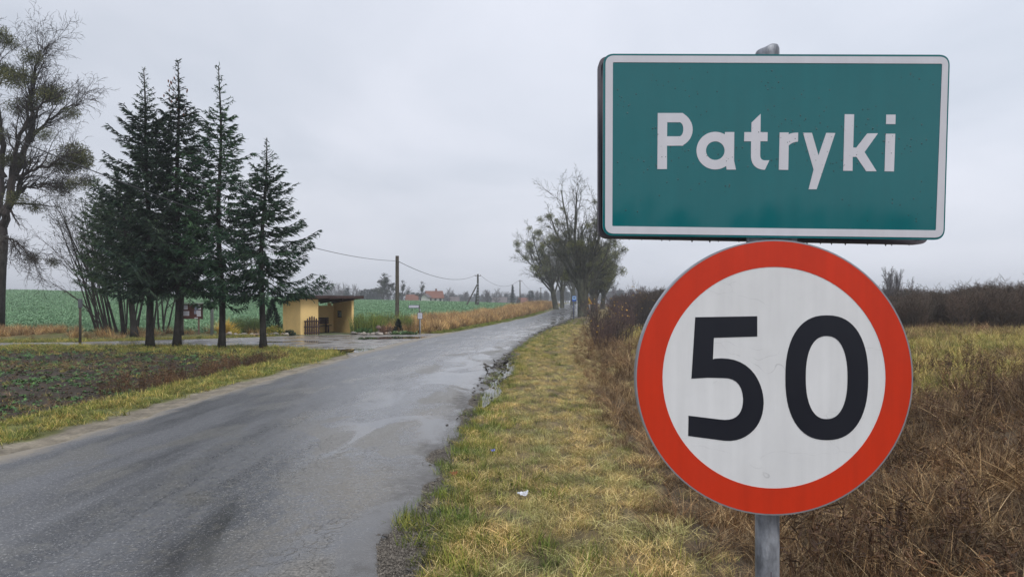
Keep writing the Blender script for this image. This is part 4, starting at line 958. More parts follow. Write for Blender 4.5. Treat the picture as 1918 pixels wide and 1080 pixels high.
# ------------------------------------------------------------------ the place-name sign and the speed limit sign
def shape2d(mb, outer, holes, to3, front, back, col=None, mi=0, mback=None):
    """flat shape with holes, given thickness; to3(u, w, depth) -> point"""
    loops = [outer] + list(holes); v = [Vector((p[0], p[1], 0)) for l in loops for p in l]
    tri = tessellate_polygon([[Vector((p[0], p[1], 0)) for p in l] for l in loops])
    n = len(v); F_ = [to3(p.x, p.y, front) for p in v]; B_ = [to3(p.x, p.y, back) for p in v]
    ar = lambda t: (v[t[1]].x - v[t[0]].x) * (v[t[2]].y - v[t[0]].y) - (v[t[1]].y - v[t[0]].y) * (v[t[2]].x - v[t[0]].x)
    tr = [t if ar(t) > 0 else t[::-1] for t in tri]
    faces = [tuple(t) for t in tr] + [tuple(k + n for k in t[::-1]) for t in tr]
    i = 0
    for l in loops:
        m = len(l)
        for k in range(m): faces.append((i + k, i + (k + 1) % m, i + (k + 1) % m + n, i + k + n))
        i += m
    tris = [f for f in faces if len(f) == 3]; quads = [f for f in faces if len(f) == 4]
    n0 = mb.n; mb.add(np.array(F_ + B_), np.array(tris), col, mi); mb.f.append(np.array(quads) + n0); mb.m.append(np.full(len(quads), mi))
def rounded(P, rad, k=8):
    P = [np.array(p, float) for p in P]; out = []; n = len(P)
    for i in range(n):
        a, b, c = P[i - 1], P[i], P[(i + 1) % n]; r_ = rad[i] if isinstance(rad, (list, tuple)) else rad
        d1 = (a - b) / np.linalg.norm(a - b); d2 = (c - b) / np.linalg.norm(c - b)
        if r_ <= 0: out.append(tuple(b)); continue
        p1, p2 = b + d1 * r_, b + d2 * r_
        for t in np.linspace(0, 1, k): out.append(tuple((1 - t) ** 2 * p1 + 2 * t * (1 - t) * (b * .92 + .04 * (p1 + p2)) + t ** 2 * p2))
    return out
class Plane:
    def __init__(s, o, yaw, tilt):
        s.o = np.array(o, float); cy, sy = math.cos(yaw), math.sin(yaw); ct, st = math.cos(tilt), math.sin(tilt)
        s.u = np.array([cy, sy, 0]); s.n = np.array([sy * ct, -cy * ct, -st]); s.w = np.cross(s.u, -s.n); s.w = s.w / np.linalg.norm(s.w)
        if s.w[2] < 0: s.w = -s.w
    def px(s, x, y):
        d = np.array([(x - 959) / F, 1.0, (HY - y) / F]); c = np.array([0, 0, H]); t = np.dot(s.o - c, s.n) / np.dot(d, s.n); p = c + d * t - s.o
        return float(np.dot(p, s.u)), float(np.dot(p, s.w))
    def to3(s, root): return lambda u, w, f: s.o + s.u * u + s.w * w + s.n * f - np.array(root)
def sheeting(name, col, rough=.32, spec=.5, scratches=False, dirt=.05):
    m = bpy.data.materials.new(name); m.use_nodes = True; nt = m.node_tree; L = nt.links; p = nt.nodes['Principled BSDF']
    g = nt.nodes.new('ShaderNodeNewGeometry'); n = nt.nodes.new('ShaderNodeTexNoise'); n.inputs['Scale'].default_value = 5; n.inputs['Detail'].default_value = 9; n.inputs['Roughness'].default_value = .7
    L.new(g.outputs['Position'], n.inputs['Vector'])
    # streaks of grime that run down the sheet
    mp = nt.nodes.new('ShaderNodeMapping'); mp.inputs['Scale'].default_value = (30, 30, 2.2); L.new(g.outputs['Position'], mp.inputs['Vector'])
    st = nt.nodes.new('ShaderNodeTexNoise'); st.inputs['Scale'].default_value = 1; st.inputs['Detail'].default_value = 6; L.new(mp.outputs[0], st.inputs['Vector'])
    ad = nt.nodes.new('ShaderNodeMath'); ad.operation = 'ADD'; L.new(n.outputs[0], ad.inputs[0]); L.new(st.outputs[0], ad.inputs[1])
    r = nt.nodes.new('ShaderNodeMapRange'); r.inputs[1].default_value = .7; r.inputs[2].default_value = 1.3; r.inputs[3].default_value = 1 + dirt; r.inputs[4].default_value = 1 - dirt; L.new(ad.outputs[0], r.inputs[0])
    v = nt.nodes.new('ShaderNodeVectorMath'); v.operation = 'SCALE'; v.inputs[0].default_value = col; L.new(r.outputs[0], v.inputs['Scale'])
    src = v.outputs[0]
    if scratches:
        # fine hairline crazing of old sheeting
        nn = nt.nodes.new('ShaderNodeTexNoise'); nn.inputs['Scale'].default_value = 3; nn.inputs['Detail'].default_value = 3; L.new(g.outputs['Position'], nn.inputs['Vector'])
        sc = nt.nodes.new('ShaderNodeVectorMath'); sc.operation = 'SCALE'; sc.inputs['Scale'].default_value = .45; L.new(nn.outputs['Color'], sc.inputs[0])
        m2 = nt.nodes.new('ShaderNodeMapping'); m2.inputs['Rotation'].default_value = (0, R(22), 0); m2.inputs['Scale'].default_value = (.35, 1, 1.5); L.new(g.outputs['Position'], m2.inputs['Vector'])
        a2 = nt.nodes.new('ShaderNodeVectorMath'); a2.operation = 'ADD'; L.new(m2.outputs[0], a2.inputs[0]); L.new(sc.outputs[0], a2.inputs[1])
        vo = nt.nodes.new('ShaderNodeTexVoronoi'); vo.feature = 'DISTANCE_TO_EDGE'; vo.inputs['Scale'].default_value = 5; L.new(a2.outputs[0], vo.inputs['Vector'])
        q = nt.nodes.new('ShaderNodeMapRange'); q.inputs[1].default_value = 0; q.inputs[2].default_value = .006; q.inputs[3].default_value = 1; q.inputs[4].default_value = 0; L.new(vo.outputs['Distance'], q.inputs[0])
        k = nt.nodes.new('ShaderNodeMapRange'); k.inputs[1].default_value = .5; k.inputs[2].default_value = .6; L.new(n.outputs[0], k.inputs[0])
        mu = nt.nodes.new('ShaderNodeMath'); mu.operation = 'MULTIPLY'; L.new(q.outputs[0], mu.inputs[0]); L.new(k.outputs[0], mu.inputs[1])
        m3 = nt.nodes.new('ShaderNodeMath'); m3.operation = 'MULTIPLY'; m3.inputs[1].default_value = .35; L.new(mu.outputs[0], m3.inputs[0])
        mx = nt.nodes.new('ShaderNodeMix'); mx.data_type = 'RGBA'; L.new(m3.outputs[0], mx.inputs['Factor']); L.new(src, mx.inputs['A']); mx.inputs['B'].default_value = (.2, .2, .21, 1); src = mx.outputs['Result']
    L.new(src, p.inputs['Base Color']); p.inputs['Specular IOR Level'].default_value = spec
    rr = nt.nodes.new('ShaderNodeMapRange'); rr.inputs[1].default_value = .3; rr.inputs[2].default_value = .7; rr.inputs[3].default_value = rough * .8; rr.inputs[4].default_value = rough * 1.25; L.new(n.outputs[0], rr.inputs[0]); L.new(rr.outputs[0], p.inputs['Roughness'])
    return m
M_SGREEN = sheeting('green_sheeting', (.005, .140, .155), .06, .55)
M_SWHITE = sheeting('white_sheeting', (.66, .66, .71), .35, .4)
M_DWHITE = sheeting('worn_white_sheeting', (.74, .75, .76), .35, .4, True, .07)
M_SRED = sheeting('red_sheeting', (.60, .036, .010), .35, .4, False, .10)
M_SBLACK = sheeting('black_sheeting', (.012, .014, .022), .35, .4)
M_ZINC = mat('galvanised_steel', (.36, .38, .42), .5, .5, .4, var=.5, scale=16, bump=.2, col2=(.16, .17, .19), mscale=(1.6, 1.6, .6))
M_RIM = mat('rim_metal', (.36, .38, .42), .4, .5, .6, var=.1)
M_DARKF = mat('dirty_dark_flange', (.13, .115, .135), .6, .4, .2, var=.35, scale=30)
def road_sign():
    PX = X(1437, 2.075); base = np.array([PX, 2.075, T(PX, 2.075)])
    root = empty('road_sign', tuple(base), 'green Patryki place name board above a round red rimmed 50 speed limit disc', 'road sign')
    zt = Z(86, 2.075) - base[2]
    # post with crushed slanting top
    mb = MB(); n = 22; th = np.linspace(0, 2 * np.pi, n, endpoint=False); rad = .0352
    zs = np.concatenate([np.linspace(-.4, zt - .03, 8), [zt - .012, zt - .003, zt + .001]]); rr = [rad] * 8 + [rad * .99, rad * .9, rad * .62]
    V = []
    for i, (z, r_) in enumerate(zip(zs, rr)):
        for a in th:
            k = max(0, (z - (zt - .05)) / .05); V.append((r_ * math.cos(a), r_ * math.sin(a), z + (-.007 + .007 * math.tanh(math.cos(a) * 2 + .4)) * k * (i >= 8)))
    V = np.array(V); k = len(zs); ii = np.arange(k - 1)[:, None] * n; j = np.arange(n)[None]; j2 = (j + 1) % n
    mb.add(V, np.stack([ii + j, ii + j2, ii + n + j2, ii + n + j], -1).reshape(-1, 4)); mb.f.append(np.array([np.arange(n) + (k - 1) * n])); mb.m.append(np.array([0]))
    post = mb.build('post', M_ZINC, root, True)
    sb = MB(); rs = np.random.default_rng(2); zz = np.linspace(-.1, 1.2, 40); sb.tube(np.stack([rs.normal(size=40) * .0006 - .001, np.full(40, -rad + .0012), zz], 1), .0024, 5); sb.build('weld_seam', M_DARKF, post)
    # ---- place-name board
    Pn = Plane((X(1452, 2.0), 2.0, Z(275, 2.0)), R(-1.3), R(2.6)); t3 = Pn.to3(base)
    c5 = lambda x, y: Pn.px(1100 + x / 2.524, 60 + y / 2.524)
    A = lambda x, y: Pn.px(1200 + x / 6.353, 200 + y / 6.353); B = lambda x, y: Pn.px(1440 + x / 6.354, 200 + y / 6.354)
    outer = rounded([c5(75, 103), c5(1715, 108), c5(1689, 983), c5(72, 962)][::-1], .030)
    mb = MB(); shape2d(mb, outer, [], t3, 0.0, -.003, mi=0); board = mb.build('name_board', M_SGREEN, root)
    # folded flange behind the front sheet
    mb = MB(); inn = [(p[0] * .985, p[1] * .97) for p in outer]; cen = np.mean(outer, 0); inn = [((p[0] - cen[0]) * .988 + cen[0], (p[1] - cen[1]) * .976 + cen[1]) for p in outer]
    sh = lambda s_, L_: [((p[0] - cen[0]) * s_ + cen[0], (p[1] - cen[1]) * (1 - (1 - s_) * 1.9) + cen[1]) for p in L_]
    shape2d(mb, sh(.995, outer), [sh(.98, outer)], t3, -.0032, -.022); mb.build('flange', M_RIM, board)
    # second board, back to back, facing the other way
    mb = MB(); P2 = Plane((X(1452, 2.0), 2.14, Z(275, 2.0)), R(-.4), R(.6)); q3 = P2.to3(base)
    bq = rounded([P2.px(1119, 112), P2.px(1738, 114), P2.px(1728, 459), P2.px(1119, 447)][::-1], .030)
    shape2d(mb, bq, [], q3, .0, -.003); c2 = np.mean(bq, 0); bq2 = [((p[0] - c2[0]) * .985 + c2[0], (p[1] - c2[1]) * .972 + c2[1]) for p in bq]
    shape2d(mb, bq, [bq2], q3, .030, .0005); mb.build('rear_board', M_DARKF, root)
    # white border
    wo = rounded([c5(86, 112), c5(1707, 118), c5(1682, 972), c5(84, 952)][::-1], .024); wi = rounded([c5(121, 144), c5(1677, 151), c5(1647, 937), c5(118, 917)][::-1], .003, 4)
    mb = MB(); shape2d(mb, wo, [wi[::-1]], t3, .0012, .0003); mb.build('border', M_SWHITE, board)
    # letters
    def arc(cx, cy, r_, a0, a1, n=30): return [(cx + r_ * math.cos(a), cy + r_ * math.sin(a)) for a in np.linspace(a0, a1, n)]
    def bez(p0, p1, p2, n=8): return [tuple((1 - t) ** 2 * np.array(p0) + 2 * t * (1 - t) * np.array(p1) + t * t * np.array(p2)) for t in np.linspace(0, 1, n)]
    ang0 = math.atan2(705 - 523, 1017 - 887); ang1 = math.atan2(328 - 523, 1003 - 887) + 2 * math.pi
    L = [
        (A, [(203, 76), (500, 76)] + arc(408, 270, 210, -1.16, 1.10, 16)[1:] + [(508, 464), (312, 464), (312, 742), (198, 742)], [[(315, 186), (468, 186)] + bez((468, 186), (507, 205), (507, 268)) + bez((507, 268), (507, 330), (468, 353)) + [(313, 353)]]),
        (A, [(1003, 302), (1113, 302), (1110, 640), (1133, 748), (1022, 748)] + arc(887, 523, 223.5, ang0, ang1, 44), [arc(887, 523, 111, 0, 6.15, 34)]),
        (A, [(1427, 85), (1425, 303), (1510, 305), (1508, 412), (1423, 412)] + bez((1421, 575), (1421, 638), (1478, 638)) + [(1530, 638), (1478, 750)] + bez((1460, 750), (1311, 735), (1311, 575), 12) + [(1313, 412), (1230, 412), (1233, 303), (1316, 303), (1318, 190)], []),
        (B, [(128, 307), (236, 307), (234, 332)] + bez((240, 328), (275, 308), (348, 309)) + [(346, 416)] + bez((335, 417), (280, 420), (236, 462)) + [(230, 752), (118, 750)], []),
        (B, [(406, 311), (512, 311), (590, 580), (682, 312), (790, 314), (568, 982), (472, 982), (532, 748)], []),
        (B, [(902, 90), (1014, 92), (1003, 487), (1040, 487), (1170, 319), (1298, 317), (1138, 540), (1282, 768), (1158, 768), (1042, 597), (997, 597), (995, 763), (884, 762)], []),
    ]
    def clean(l, f):
        o = []
        for p in l:
            q = f(*p)
            if not o or math.dist(q, o[-1]) > 1e-4: o.append(q)
        if math.dist(o[0], o[-1]) < 1e-4: o.pop()
        return o
    for f, o_, hs in L:
        mb = MB(); shape2d(mb, clean(o_, f), [clean(h, f) for h in hs], t3, .0009, .0003); mb.build('letter', M_SWHITE, board)
    mb = MB()
    for q in ([(1390, 322), (1503, 322), (1488, 770), (1376, 768)], [(1397, 95), (1508, 95), (1505, 208), (1393, 207)]): shape2d(mb, [B(*p) for p in q], [], t3, .0009, .0003)
    mb.build('letter', M_SWHITE, board)
    # rain drops on the sheet and hanging along the lower edges
    r = np.random.default_rng(4); mb = MB()
    for i in range(420):
        x = r.uniform(140, 1640); y = r.choice([r.uniform(170, 640), r.uniform(170, 900)]); 
        if fbm(np.array([x / 170.]), np.array([y / 170.]), 2)[0] < .45: continue
        u, w = c5(x, y); s_ = r.uniform(.0009, .0021); c = t3(u, w, .0004)
        a = np.linspace(0, 6.283, 7)[:-1]; ring = np.array([c + Pn.u * math.cos(k) * s_ + Pn.w * math.sin(k) * s_ * 1.15 for k in a]); mb.add(np.vstack([ring, [c + Pn.n * s_ * .8]]), [[k, (k + 1) % 6, 6] for k in range(6)])
    M_DROP = mat('water_drops', (.006, .05, .05), .05, .8, var=0)
    d_ = mb.build('raindrops', M_DROP, board, True); d_['kind'] = 'stuff'
    mb = MB()
    for i in range(20):
        f_ = (i + r.random() * .95) / 20; u0, w0 = bq[0]; 
        p = np.array(q3(0, 0, 0)); lo = np.array(P2.px(1125 + 600 * f_, 448 + 11.5 * f_ + .0)); c = q3(lo[0], lo[1], .015); s_ = r.uniform(.0013, .0028)
        mb.tube([c + [0, 0, .004], c, c - [0, 0, s_ * 1.1], c - [0, 0, s_ * 2.0]], [s_ * 1.2, s_, s_ * .8, s_ * .2], 6)
    d_ = mb.build('hanging_drops', M_DARKF, board, True); d_['kind'] = 'stuff'
    # clamps
    for z in (Z(452, 2.05), Z(160, 2.05), Z(640, 2.05), Z(800, 2.05)):
        mb = MB(); mb.box((.0, -.036, z - base[2]), (.15, .012, .03)); mb.box((.0, .036, z - base[2]), (.09, .01, .03)); mb.build('clamp', M_ZINC, root, bevel=.003)
    # ---- speed limit disc
    Pd = Plane((X(1449, 1.99), 1.99, Z(707, 1.99)), R(-1.2), R(.4)); d3 = Pd.to3(base); k6 = lambda x, y: Pd.px(1150 + x / 1.6623, 430 + y / 1.6623)
    circ = lambda r_, n=96: [(r_ * math.cos(a), r_ * math.sin(a)) for a in np.linspace(0, 2 * np.pi, n, endpoint=False)]
    mb = MB(); shape2d(mb, circ(.3995), [], d3, 0, -.003); disc_ = mb.build('speed_limit_disc', M_DWHITE, root)
    mb = MB(); shape2d(mb, circ(.4015), [circ(.3975)[::-1]], d3, .001, -.028); mb.build('rim', M_RIM, disc_)
    mb = MB(); shape2d(mb, circ(.3973), [circ(.3225)[::-1]], d3, .0009, .0003); mb.build('red_ring', M_SRED, disc_)
    five = [(253, 272), (446, 269), (446, 332), (311, 336), (308, 403)] + bez((312, 401), (395, 392), (437, 448), 8) + bez((437, 448), (466, 490), (466, 540), 8)[1:] + bez((466, 540), (464, 600), (425, 632), 8)[1:] + bez((425, 632), (392, 660), (345, 656), 6)[1:] + \
        [(231, 641), (232, 578)] + bez((330, 590), (402, 600), (402, 525), 10) + bez((402, 525), (398, 460), (340, 461), 8)[1:] + [(290, 460), (241, 463)]
    mb = MB(); shape2d(mb, clean(five[::-1], k6), [], d3, .0009, .0003); mb.build('digit', M_SBLACK, disc_)
    def sup(cx, cy, a, b, e=2.35, n=60, s=0): return [(cx + a * abs(math.cos(t)) ** (2 / e) * math.copysign(1, math.cos(t)) + s * math.sin(t), cy + b * abs(math.sin(t)) ** (2 / e) * math.copysign(1, math.sin(t))) for t in np.linspace(0, 2 * np.pi, n, endpoint=False)]
    mb = MB(); shape2d(mb, clean(sup(662.5, 460, 129, 194)[::-1], k6), [clean(sup(662, 459.5, 65, 129), k6)], d3, .0009, .0003); mb.build('digit', M_SBLACK, disc_)
road_sign()

# ------------------------------------------------------------------ bus shelter
M_YEL = mat('ochre_render', (.86, .61, .26), .85, .25, var=.14, scale=2.2, bump=.5, bscale=90)
M_BROWN = mat('brown_painted_wood', (.055, .030, .026), .6, .35, var=.3, scale=6, bump=.3)
M_ROOF = mat('brown_roof_metal', (.075, .050, .050), .5, .4, var=.2, scale=3)
M_CONC = mat('mossy_concrete', (.16, .165, .12), .85, .3, var=.35, scale=3, bump=.6, col2=(.09, .12, .045))
def shelter():
    x0, y0 = -12.7, 41.0; z0 = T(x0, y0) ; z0 = -.01
    root = empty('bus_shelter', (x0, y0, z0), 'ochre yellow bus shelter with flat brown roof and open front', 'bus shelter', rz=R(40))
    W, Dp, t = 3.5, 2.75, .15; zf, zb = 2.17, 1.98
    def wallseg(mb, xa, xb, ya, yb, za, zfun):
        v = [(x, y, za) for x in (xa, xb) for y in (ya, yb)] + [(x, y, zfun(y)) for x in (xa, xb) for y in (ya, yb)]
        mb.add(v, [[0, 2, 3, 1], [4, 5, 7, 6], [0, 1, 5, 4], [2, 6, 7, 3], [0, 4, 6, 2], [1, 3, 7, 5]])
    roofz = lambda y: zf + (zb - zf) * y / Dp
    mb = MB(); wallseg(mb, 0, t, 0, Dp, -.2, roofz); mb.build('side_wall', M_YEL, root)
    mb = MB(); wallseg(mb, t, 1.12, 0, t, -.2, roofz); mb.build('front_wall', M_YEL, root)
    mb = MB(); wy0, wy1, wz0, wz1 = 1.4, 1.95, 1.0, 1.43
    wallseg(mb, W - t, W, 0, wy0, -.2, roofz); wallseg(mb, W - t, W, wy1, Dp, -.2, roofz); wallseg(mb, W - t, W, wy0, wy1, -.2, lambda y: wz0); wallseg(mb, W - t, W, wy0, wy1, wz1, roofz); mb.build('side_wall', M_YEL, root)
    mb = MB(); wallseg(mb, t, W - t, Dp - t, Dp, -.2, lambda y: 1.76); 
    mb.build('back_wall', M_YEL, root)
    for x in (.3, 1.15, 2.2, 3.1):
        mb = MB(); mb.box((x, Dp - t / 2, 1.86), (.22, t, .2)); mb.build('roof_block', M_YEL, root)
    mb = MB(); mb.box((W - t / 2, wy0 + .03, (wz0 + wz1) / 2), (.2, .05, wz1 - wz0)); mb.box((W - t / 2, wy1 - .03, (wz0 + wz1) / 2), (.2, .05, wz1 - wz0)); mb.box((W - t / 2, (wy0 + wy1) / 2, wz0 + .025), (.2, wy1 - wy0 - .11, .05)); mb.box((W - t / 2, (wy0 + wy1) / 2, wz1 - .025), (.2, wy1 - wy0 - .11, .05))
    fr = mb.build('window_frame', M_BROWN, root); mb = MB(); mb.box((W - t / 2, (wy0 + wy1) / 2, (wz0 + wz1) / 2), (.01, wy1 - wy0 - .12, wz1 - wz0 - .1)); g = mat('window_glass', (.35, .45, .4), .05, .6, var=0); g.node_tree.nodes['Principled BSDF'].inputs['Transmission Weight'].default_value = .9; mb.build('pane', g, fr)
    mb = MB(); ya, yb, xa, xb = -.34, Dp + .22, -.3, W + .48
    za, zb_ = roofz(ya), roofz(yb)
    v = [(xa, ya, za + .03), (xb, ya, za + .03), (xb, yb, zb_ + .03), (xa, yb, zb_ + .03), (xa, ya, za + .17), (xb, ya, za + .17), (xb, yb, zb_ + .15), (xa, yb, zb_ + .15)]
    mb.add(v, [[0, 3, 2, 1], [4, 5, 6, 7], [0, 1, 5, 4], [1, 2, 6, 5], [2, 3, 7, 6], [3, 0, 4, 7]]); rf = mb.build('roof', M_ROOF, root)
    mb = MB(); mb.box(((xa + xb) / 2, ya - .014, za + .115), (xb - xa + .05, .022, .16)); mb.build('fascia', M_BROWN, rf)
    for i in range(5):
        mb = MB(); x = .25 + i * .78; v = [(x + dx, y, roofz(y) + dz) for dx in (-.04, .04) for y in (ya + .05, yb - .05) for dz in (-.07, .03)]
        if i in (0, 1): v = [(a, max(b, .17) , c) for a, b, c in v]
        mb.add([(a, b, c - .004 if c > 0 else c) for a, b, c in v], [[0, 1, 3, 2], [4, 6, 7, 5], [0, 4, 5, 1], [2, 3, 7, 6], [0, 2, 6, 4], [1, 5, 7, 3]])
        if i not in (0,): mb.build('rafter', M_BROWN, rf)
    mb = MB(); mb.box((W / 2 + .1, Dp / 2 - .35, -.06), (W + .25, Dp + .7, .18)); mb.build('floor_slab', M_CONC, root, bevel=.02)
    # bench inside
    M4 = Matrix.Translation((x0, y0, z0)) @ Matrix.Rotation(R(40), 4, 'Z')
    p = M4 @ Vector((1.9, 2.2, .03)); b = empty('wooden_bench', p, 'dark brown wooden bench inside the yellow bus shelter', 'bench', rz=R(40))
    for dy in (-.13, .02, .17): mb = MB(); mb.box((0, dy, .45), (2.1, .13, .045)); mb.build('seat_plank', M_BROWN, b)
    for z in (.62, .76, .90): mb = MB(); mb.box((0, .29, z), (2.1, .035, .12)); mb.build('back_plank', M_BROWN, b)
    for x in (-.85, 0, .85): mb = MB(); mb.box((x, -.12, .21), (.09, .07, .43)); mb.box((x, .24, .47), (.09, .05, .94)); mb.box((x, .04, .39), (.08, .24, .06)); mb.build('leg', M_BROWN, b)
    # picket screen in front of the wall
    p = M4 @ Vector((.66, -.13, .02)); s = empty('picket_screen', p, 'brown picket panel with arched top standing against the shelter wall', 'picket panel', rz=R(40))
    for i in range(7):
        x = -.42 + i * .14; h = 1.14 - .28 * (abs(i - 3) / 3) ** 1.7; mb = MB(); w = .085
        v = [(-w / 2, 0), (w / 2, 0), (w / 2, h - .08), (w * .35, h - .02), (0, h), (-w * .35, h - .02), (-w / 2, h - .08)]
        shape2d(mb, [(x + a, c) for a, c in v], [], lambda u, q, f: np.array([u, -f, q]), .02, -.005); mb.build('picket', M_BROWN, s)
    for z in (.12, .48, .82): mb = MB(); mb.box((0, -.038, z), (1.02, .03, .085)); mb.build('rail', M_BROWN, s)
shelter()

# ------------------------------------------------------------------ posts, poles and wires
M_WOODG = mat('weathered_wood', (.11, .095, .075), .9, .2, var=.35, scale=6, bump=.6, mscale=(1, 1, .15), col2=(.07, .06, .048))
M_CONCP = mat('grey_concrete', (.33, .36, .39), .8, .3, var=.15, scale=4, bump=.3)
M_DARKP = mat('dark_concrete', (.09, .085, .08), .85, .25, var=.3, scale=4, bump=.4)
M_WIRE = mat('cable_black', (.07, .07, .075), .6, .3, var=0)
M_CERAM = mat('insulator', (.25, .2, .17), .3, .5, var=0)
def pole(px, D, base_y, top_y, r0, r1, label, material, arm=True, group='poles of the overhead line'):
    x = X(px, D); zb = T(x, D) - .1; zt = Z(top_y, D); root = empty('utility_pole', (x, D, zb), label, 'utility pole', group)
    mb = MB(); mb.tube([(0, 0, 0), (0, 0, (zt - zb) / 2), (0, 0, zt - zb)], [r0, (r0 + r1) / 2, r1], 12); mb.build('shaft', material, root, False)
    if arm:
        mb = MB(); mb.box((0, -.0, zt - zb - .35), (1.1, .09, .09)); mb.build('crossarm', M_DARKP, root)
        for s in (-.5, .5):
            mb = MB(); mb.tube([(s, 0, zt - zb - .305), (s, 0, zt - zb - .22), (s, 0, zt - zb - .14)], [.03, .07, .05], 8); mb.build('insulator', M_CERAM, root)
    return root, np.array([x, D, zt])
p1, t1 = pole(744, 62, 606, 479, .19, .155, 'tall wooden utility pole rising behind the hedge beside the bus shelter', M_WOODG, arm=False)
mb = MB(); mb.box((.0, -.17, t1[2] - p1.location.z - .5), (.08, .06, .12)); mb.build('cable_clamp', M_DARKP, p1)
p2, t2 = pole(895, 128, 584, 513, .24, .16, 'dark braced concrete utility pole in the green field', M_DARKP)
zb2 = p2.location.z
mb = MB(); mb.tube([(X(873, 127) - t2[0], -1, T(X(873, 127), 127) - zb2 - .1), (-.12, 0, (t2[2] - zb2) * .68)], [.16, .12], 8); mb.build('brace', M_DARKP, p2)
mb = MB(); mb.tube([(X(890, 128) - t2[0], .6, 0), (-.04, .1, (t2[2] - zb2) * .62)], [.14, .11], 8); mb.build('brace', M_DARKP, p2)
for i in range(7): mb = MB(); mb.box((0, -.2, .9 + i * .55), (.34, .08, .12)); mb.build('band', M_CONCP, p2)
p3, t3_ = pole(974, 185, 571, 524, .17, .13, 'thin dark utility pole beside the dry grass bank, left of the limes', M_WOODG)
p4, t4 = pole(1013, 250, 571, 538, .17, .13, 'farthest thin utility pole just left of the limes', M_WOODG)
p0, t0_ = pole(-5000, .1, 0, 0, .1, .1, 'x', M_WOODG, arm=False) if False else (None, np.array([-14.6, 6.0, 7.9]))
zb0 = T(-14.6, 6.0) - .1; r0 = empty('utility_pole', (-14.6, 6.0, zb0), 'near wooden utility pole standing outside the left of the picture', 'utility pole', 'poles of the overhead line')
mb = MB(); mb.tube([(0, 0, 0), (0, 0, 8.4 - zb0)], [.19, .15], 12); mb.build('shaft', M_WOODG, r0)
def cable(a, b, sag, label, r_=.020, name='overhead_cable'):
    t = np.linspace(0, 1, 40)[:, None]; P = a * (1 - t) + b * t; P[:, 2] -= sag * 4 * t[:, 0] * (1 - t[:, 0])
    mb = MB(); mb.tube(P - a, r_, 5); o = mb.build(name, M_WIRE, None, True, loc=tuple(a)); tag(o, label, 'cable', 'spans of the overhead line')
cable(t0_, t1 - [0, 0, .45], 1.35, 'overhead cable crossing in front of the spruces down to the wooden pole', .018)
cable(t1 - [0, 0, .45], t2 + [-.5, 0, -.25], 1.2, 'sagging cable between the wooden pole and the braced pole', .028)
cable(t2 + [.5, 0, -.25], t3_ + [-.5, 0, -.2], 1.8, 'faint cable from the braced pole on to the next thin pole', .028)
cable(t3_ + [.5, 0, -.2], t4 + [-.5, 0, -.2], 1.8, 'faint far cable between the two thin poles', .03)
def lamp_pole():
    x = X(397, 41); zb = T(x, 41) - .1; root = empty('concrete_pole', (x, 41, zb), 'pale grey round concrete pole behind the third spruce trunk', 'pole'); h = Z(372, 41) - zb
    mb = MB(); mb.tube([(0, 0, 0), (0, 0, h)], [.095, .07], 12); mb.build('shaft', M_CONCP, root, True)
    mb = MB(); mb.tube([(0, 0, h - .05), (.25, -.3, h + .3), (.6, -.9, h + .42)], .03, 8); mb.build('arm', M_ZINC, root, True)
    mb = MB(); mb.box((.7, -1.1, h + .44), (.16, .45, .1)); mb.build('lamp_head', M_ZINC, root, bevel=.03)
    x = X(150, 32.0); zb = T(x, 32) - .1; root = empty('marker_post', (x, 32.0, zb), 'thin weathered post with a dark cap, standing alone left of the spruces', 'post'); h = Z(563, 32) - zb
    mb = MB(); mb.tube([(0, 0, 0), (.01, 0, h)], [.062, .055], 8); mb.build('shaft', M_WOODG, root, True)
    mb = MB(); mb.box((.01, 0, h - .12), (.14, .14, .42)); mb.build('cap', mat('grey_tin', (.13, .135, .15), .5, .5, .3, var=.2), root, bevel=.01)
lamp_pole()

# ------------------------------------------------------------------ small signs and the noticeboard
M_PAPER = mat('paper', (.62, .62, .68), .7, .3, var=.06); M_PRINT = mat('print_grey', (.22, .25, .34), .7, .3, var=.1); M_RUST = mat('reddish_board', (.10, .045, .038), .8, .2, var=.3, scale=5)
def noticeboard():
    D = 42.0; x = X(355, D); zb = T(x, D); root = empty('noticeboard', (x, D, zb), 'reddish brown village noticeboard on two legs with white papers pinned on it', 'noticeboard', rz=R(6))
    zc = Z(583, D) - zb
    mb = MB(); mb.box((0, 0, zc), (1.46, .05, .92)); mb.build('board', M_RUST, root)
    for s in (-1, 1): mb = MB(); mb.box((s * .76, -.02, zc), (.06, .1, .98)); mb.build('frame_post', M_BROWN, root)
    mb = MB(); mb.box((0, -.05, zc + .50), (1.66, .24, .05)); mb.build('roof_board', mat('pale_tin', (.35, .35, .36), .5), root)
    for s in (-.42, .52): mb = MB(); mb.tube([(s, .06, -.2), (s, .06, zc - .4)], [.065, .06], 8); mb.build('leg', mat('raw_pole_wood', (.17, .12, .09), .9, var=.3, mscale=(1, 1, .2)), root)
    for (u, w, a, b, m_) in [(-.26, .26, .32, .26, 0), (-.20, -.12, .38, .28, 0), (-.62, .24, .24, .3, 0), (.42, .24, .22, .32, 1), (.60, .26, .16, .3, 0), (.54, -.06, .26, .22, 0), (.56, -.24, .24, .12, 0), (.34, -.06, .12, .2, 1), (.40, -.4, .2, .06, 0)]:
        mb = MB(); mb.box((u, -.028, zc + w), (a, .004, b)); o = mb.build('paper', M_PRINT if m_ else M_PAPER, root)
        if m_ == 0 and a > .2:
            q = MB()
            for k in range(4): q.box((u, -.0315, zc + w + b * (.3 - .2 * k)), (a * .75, .002, b * .05))
            q.build('printed_lines', M_PRINT, o)
noticeboard()
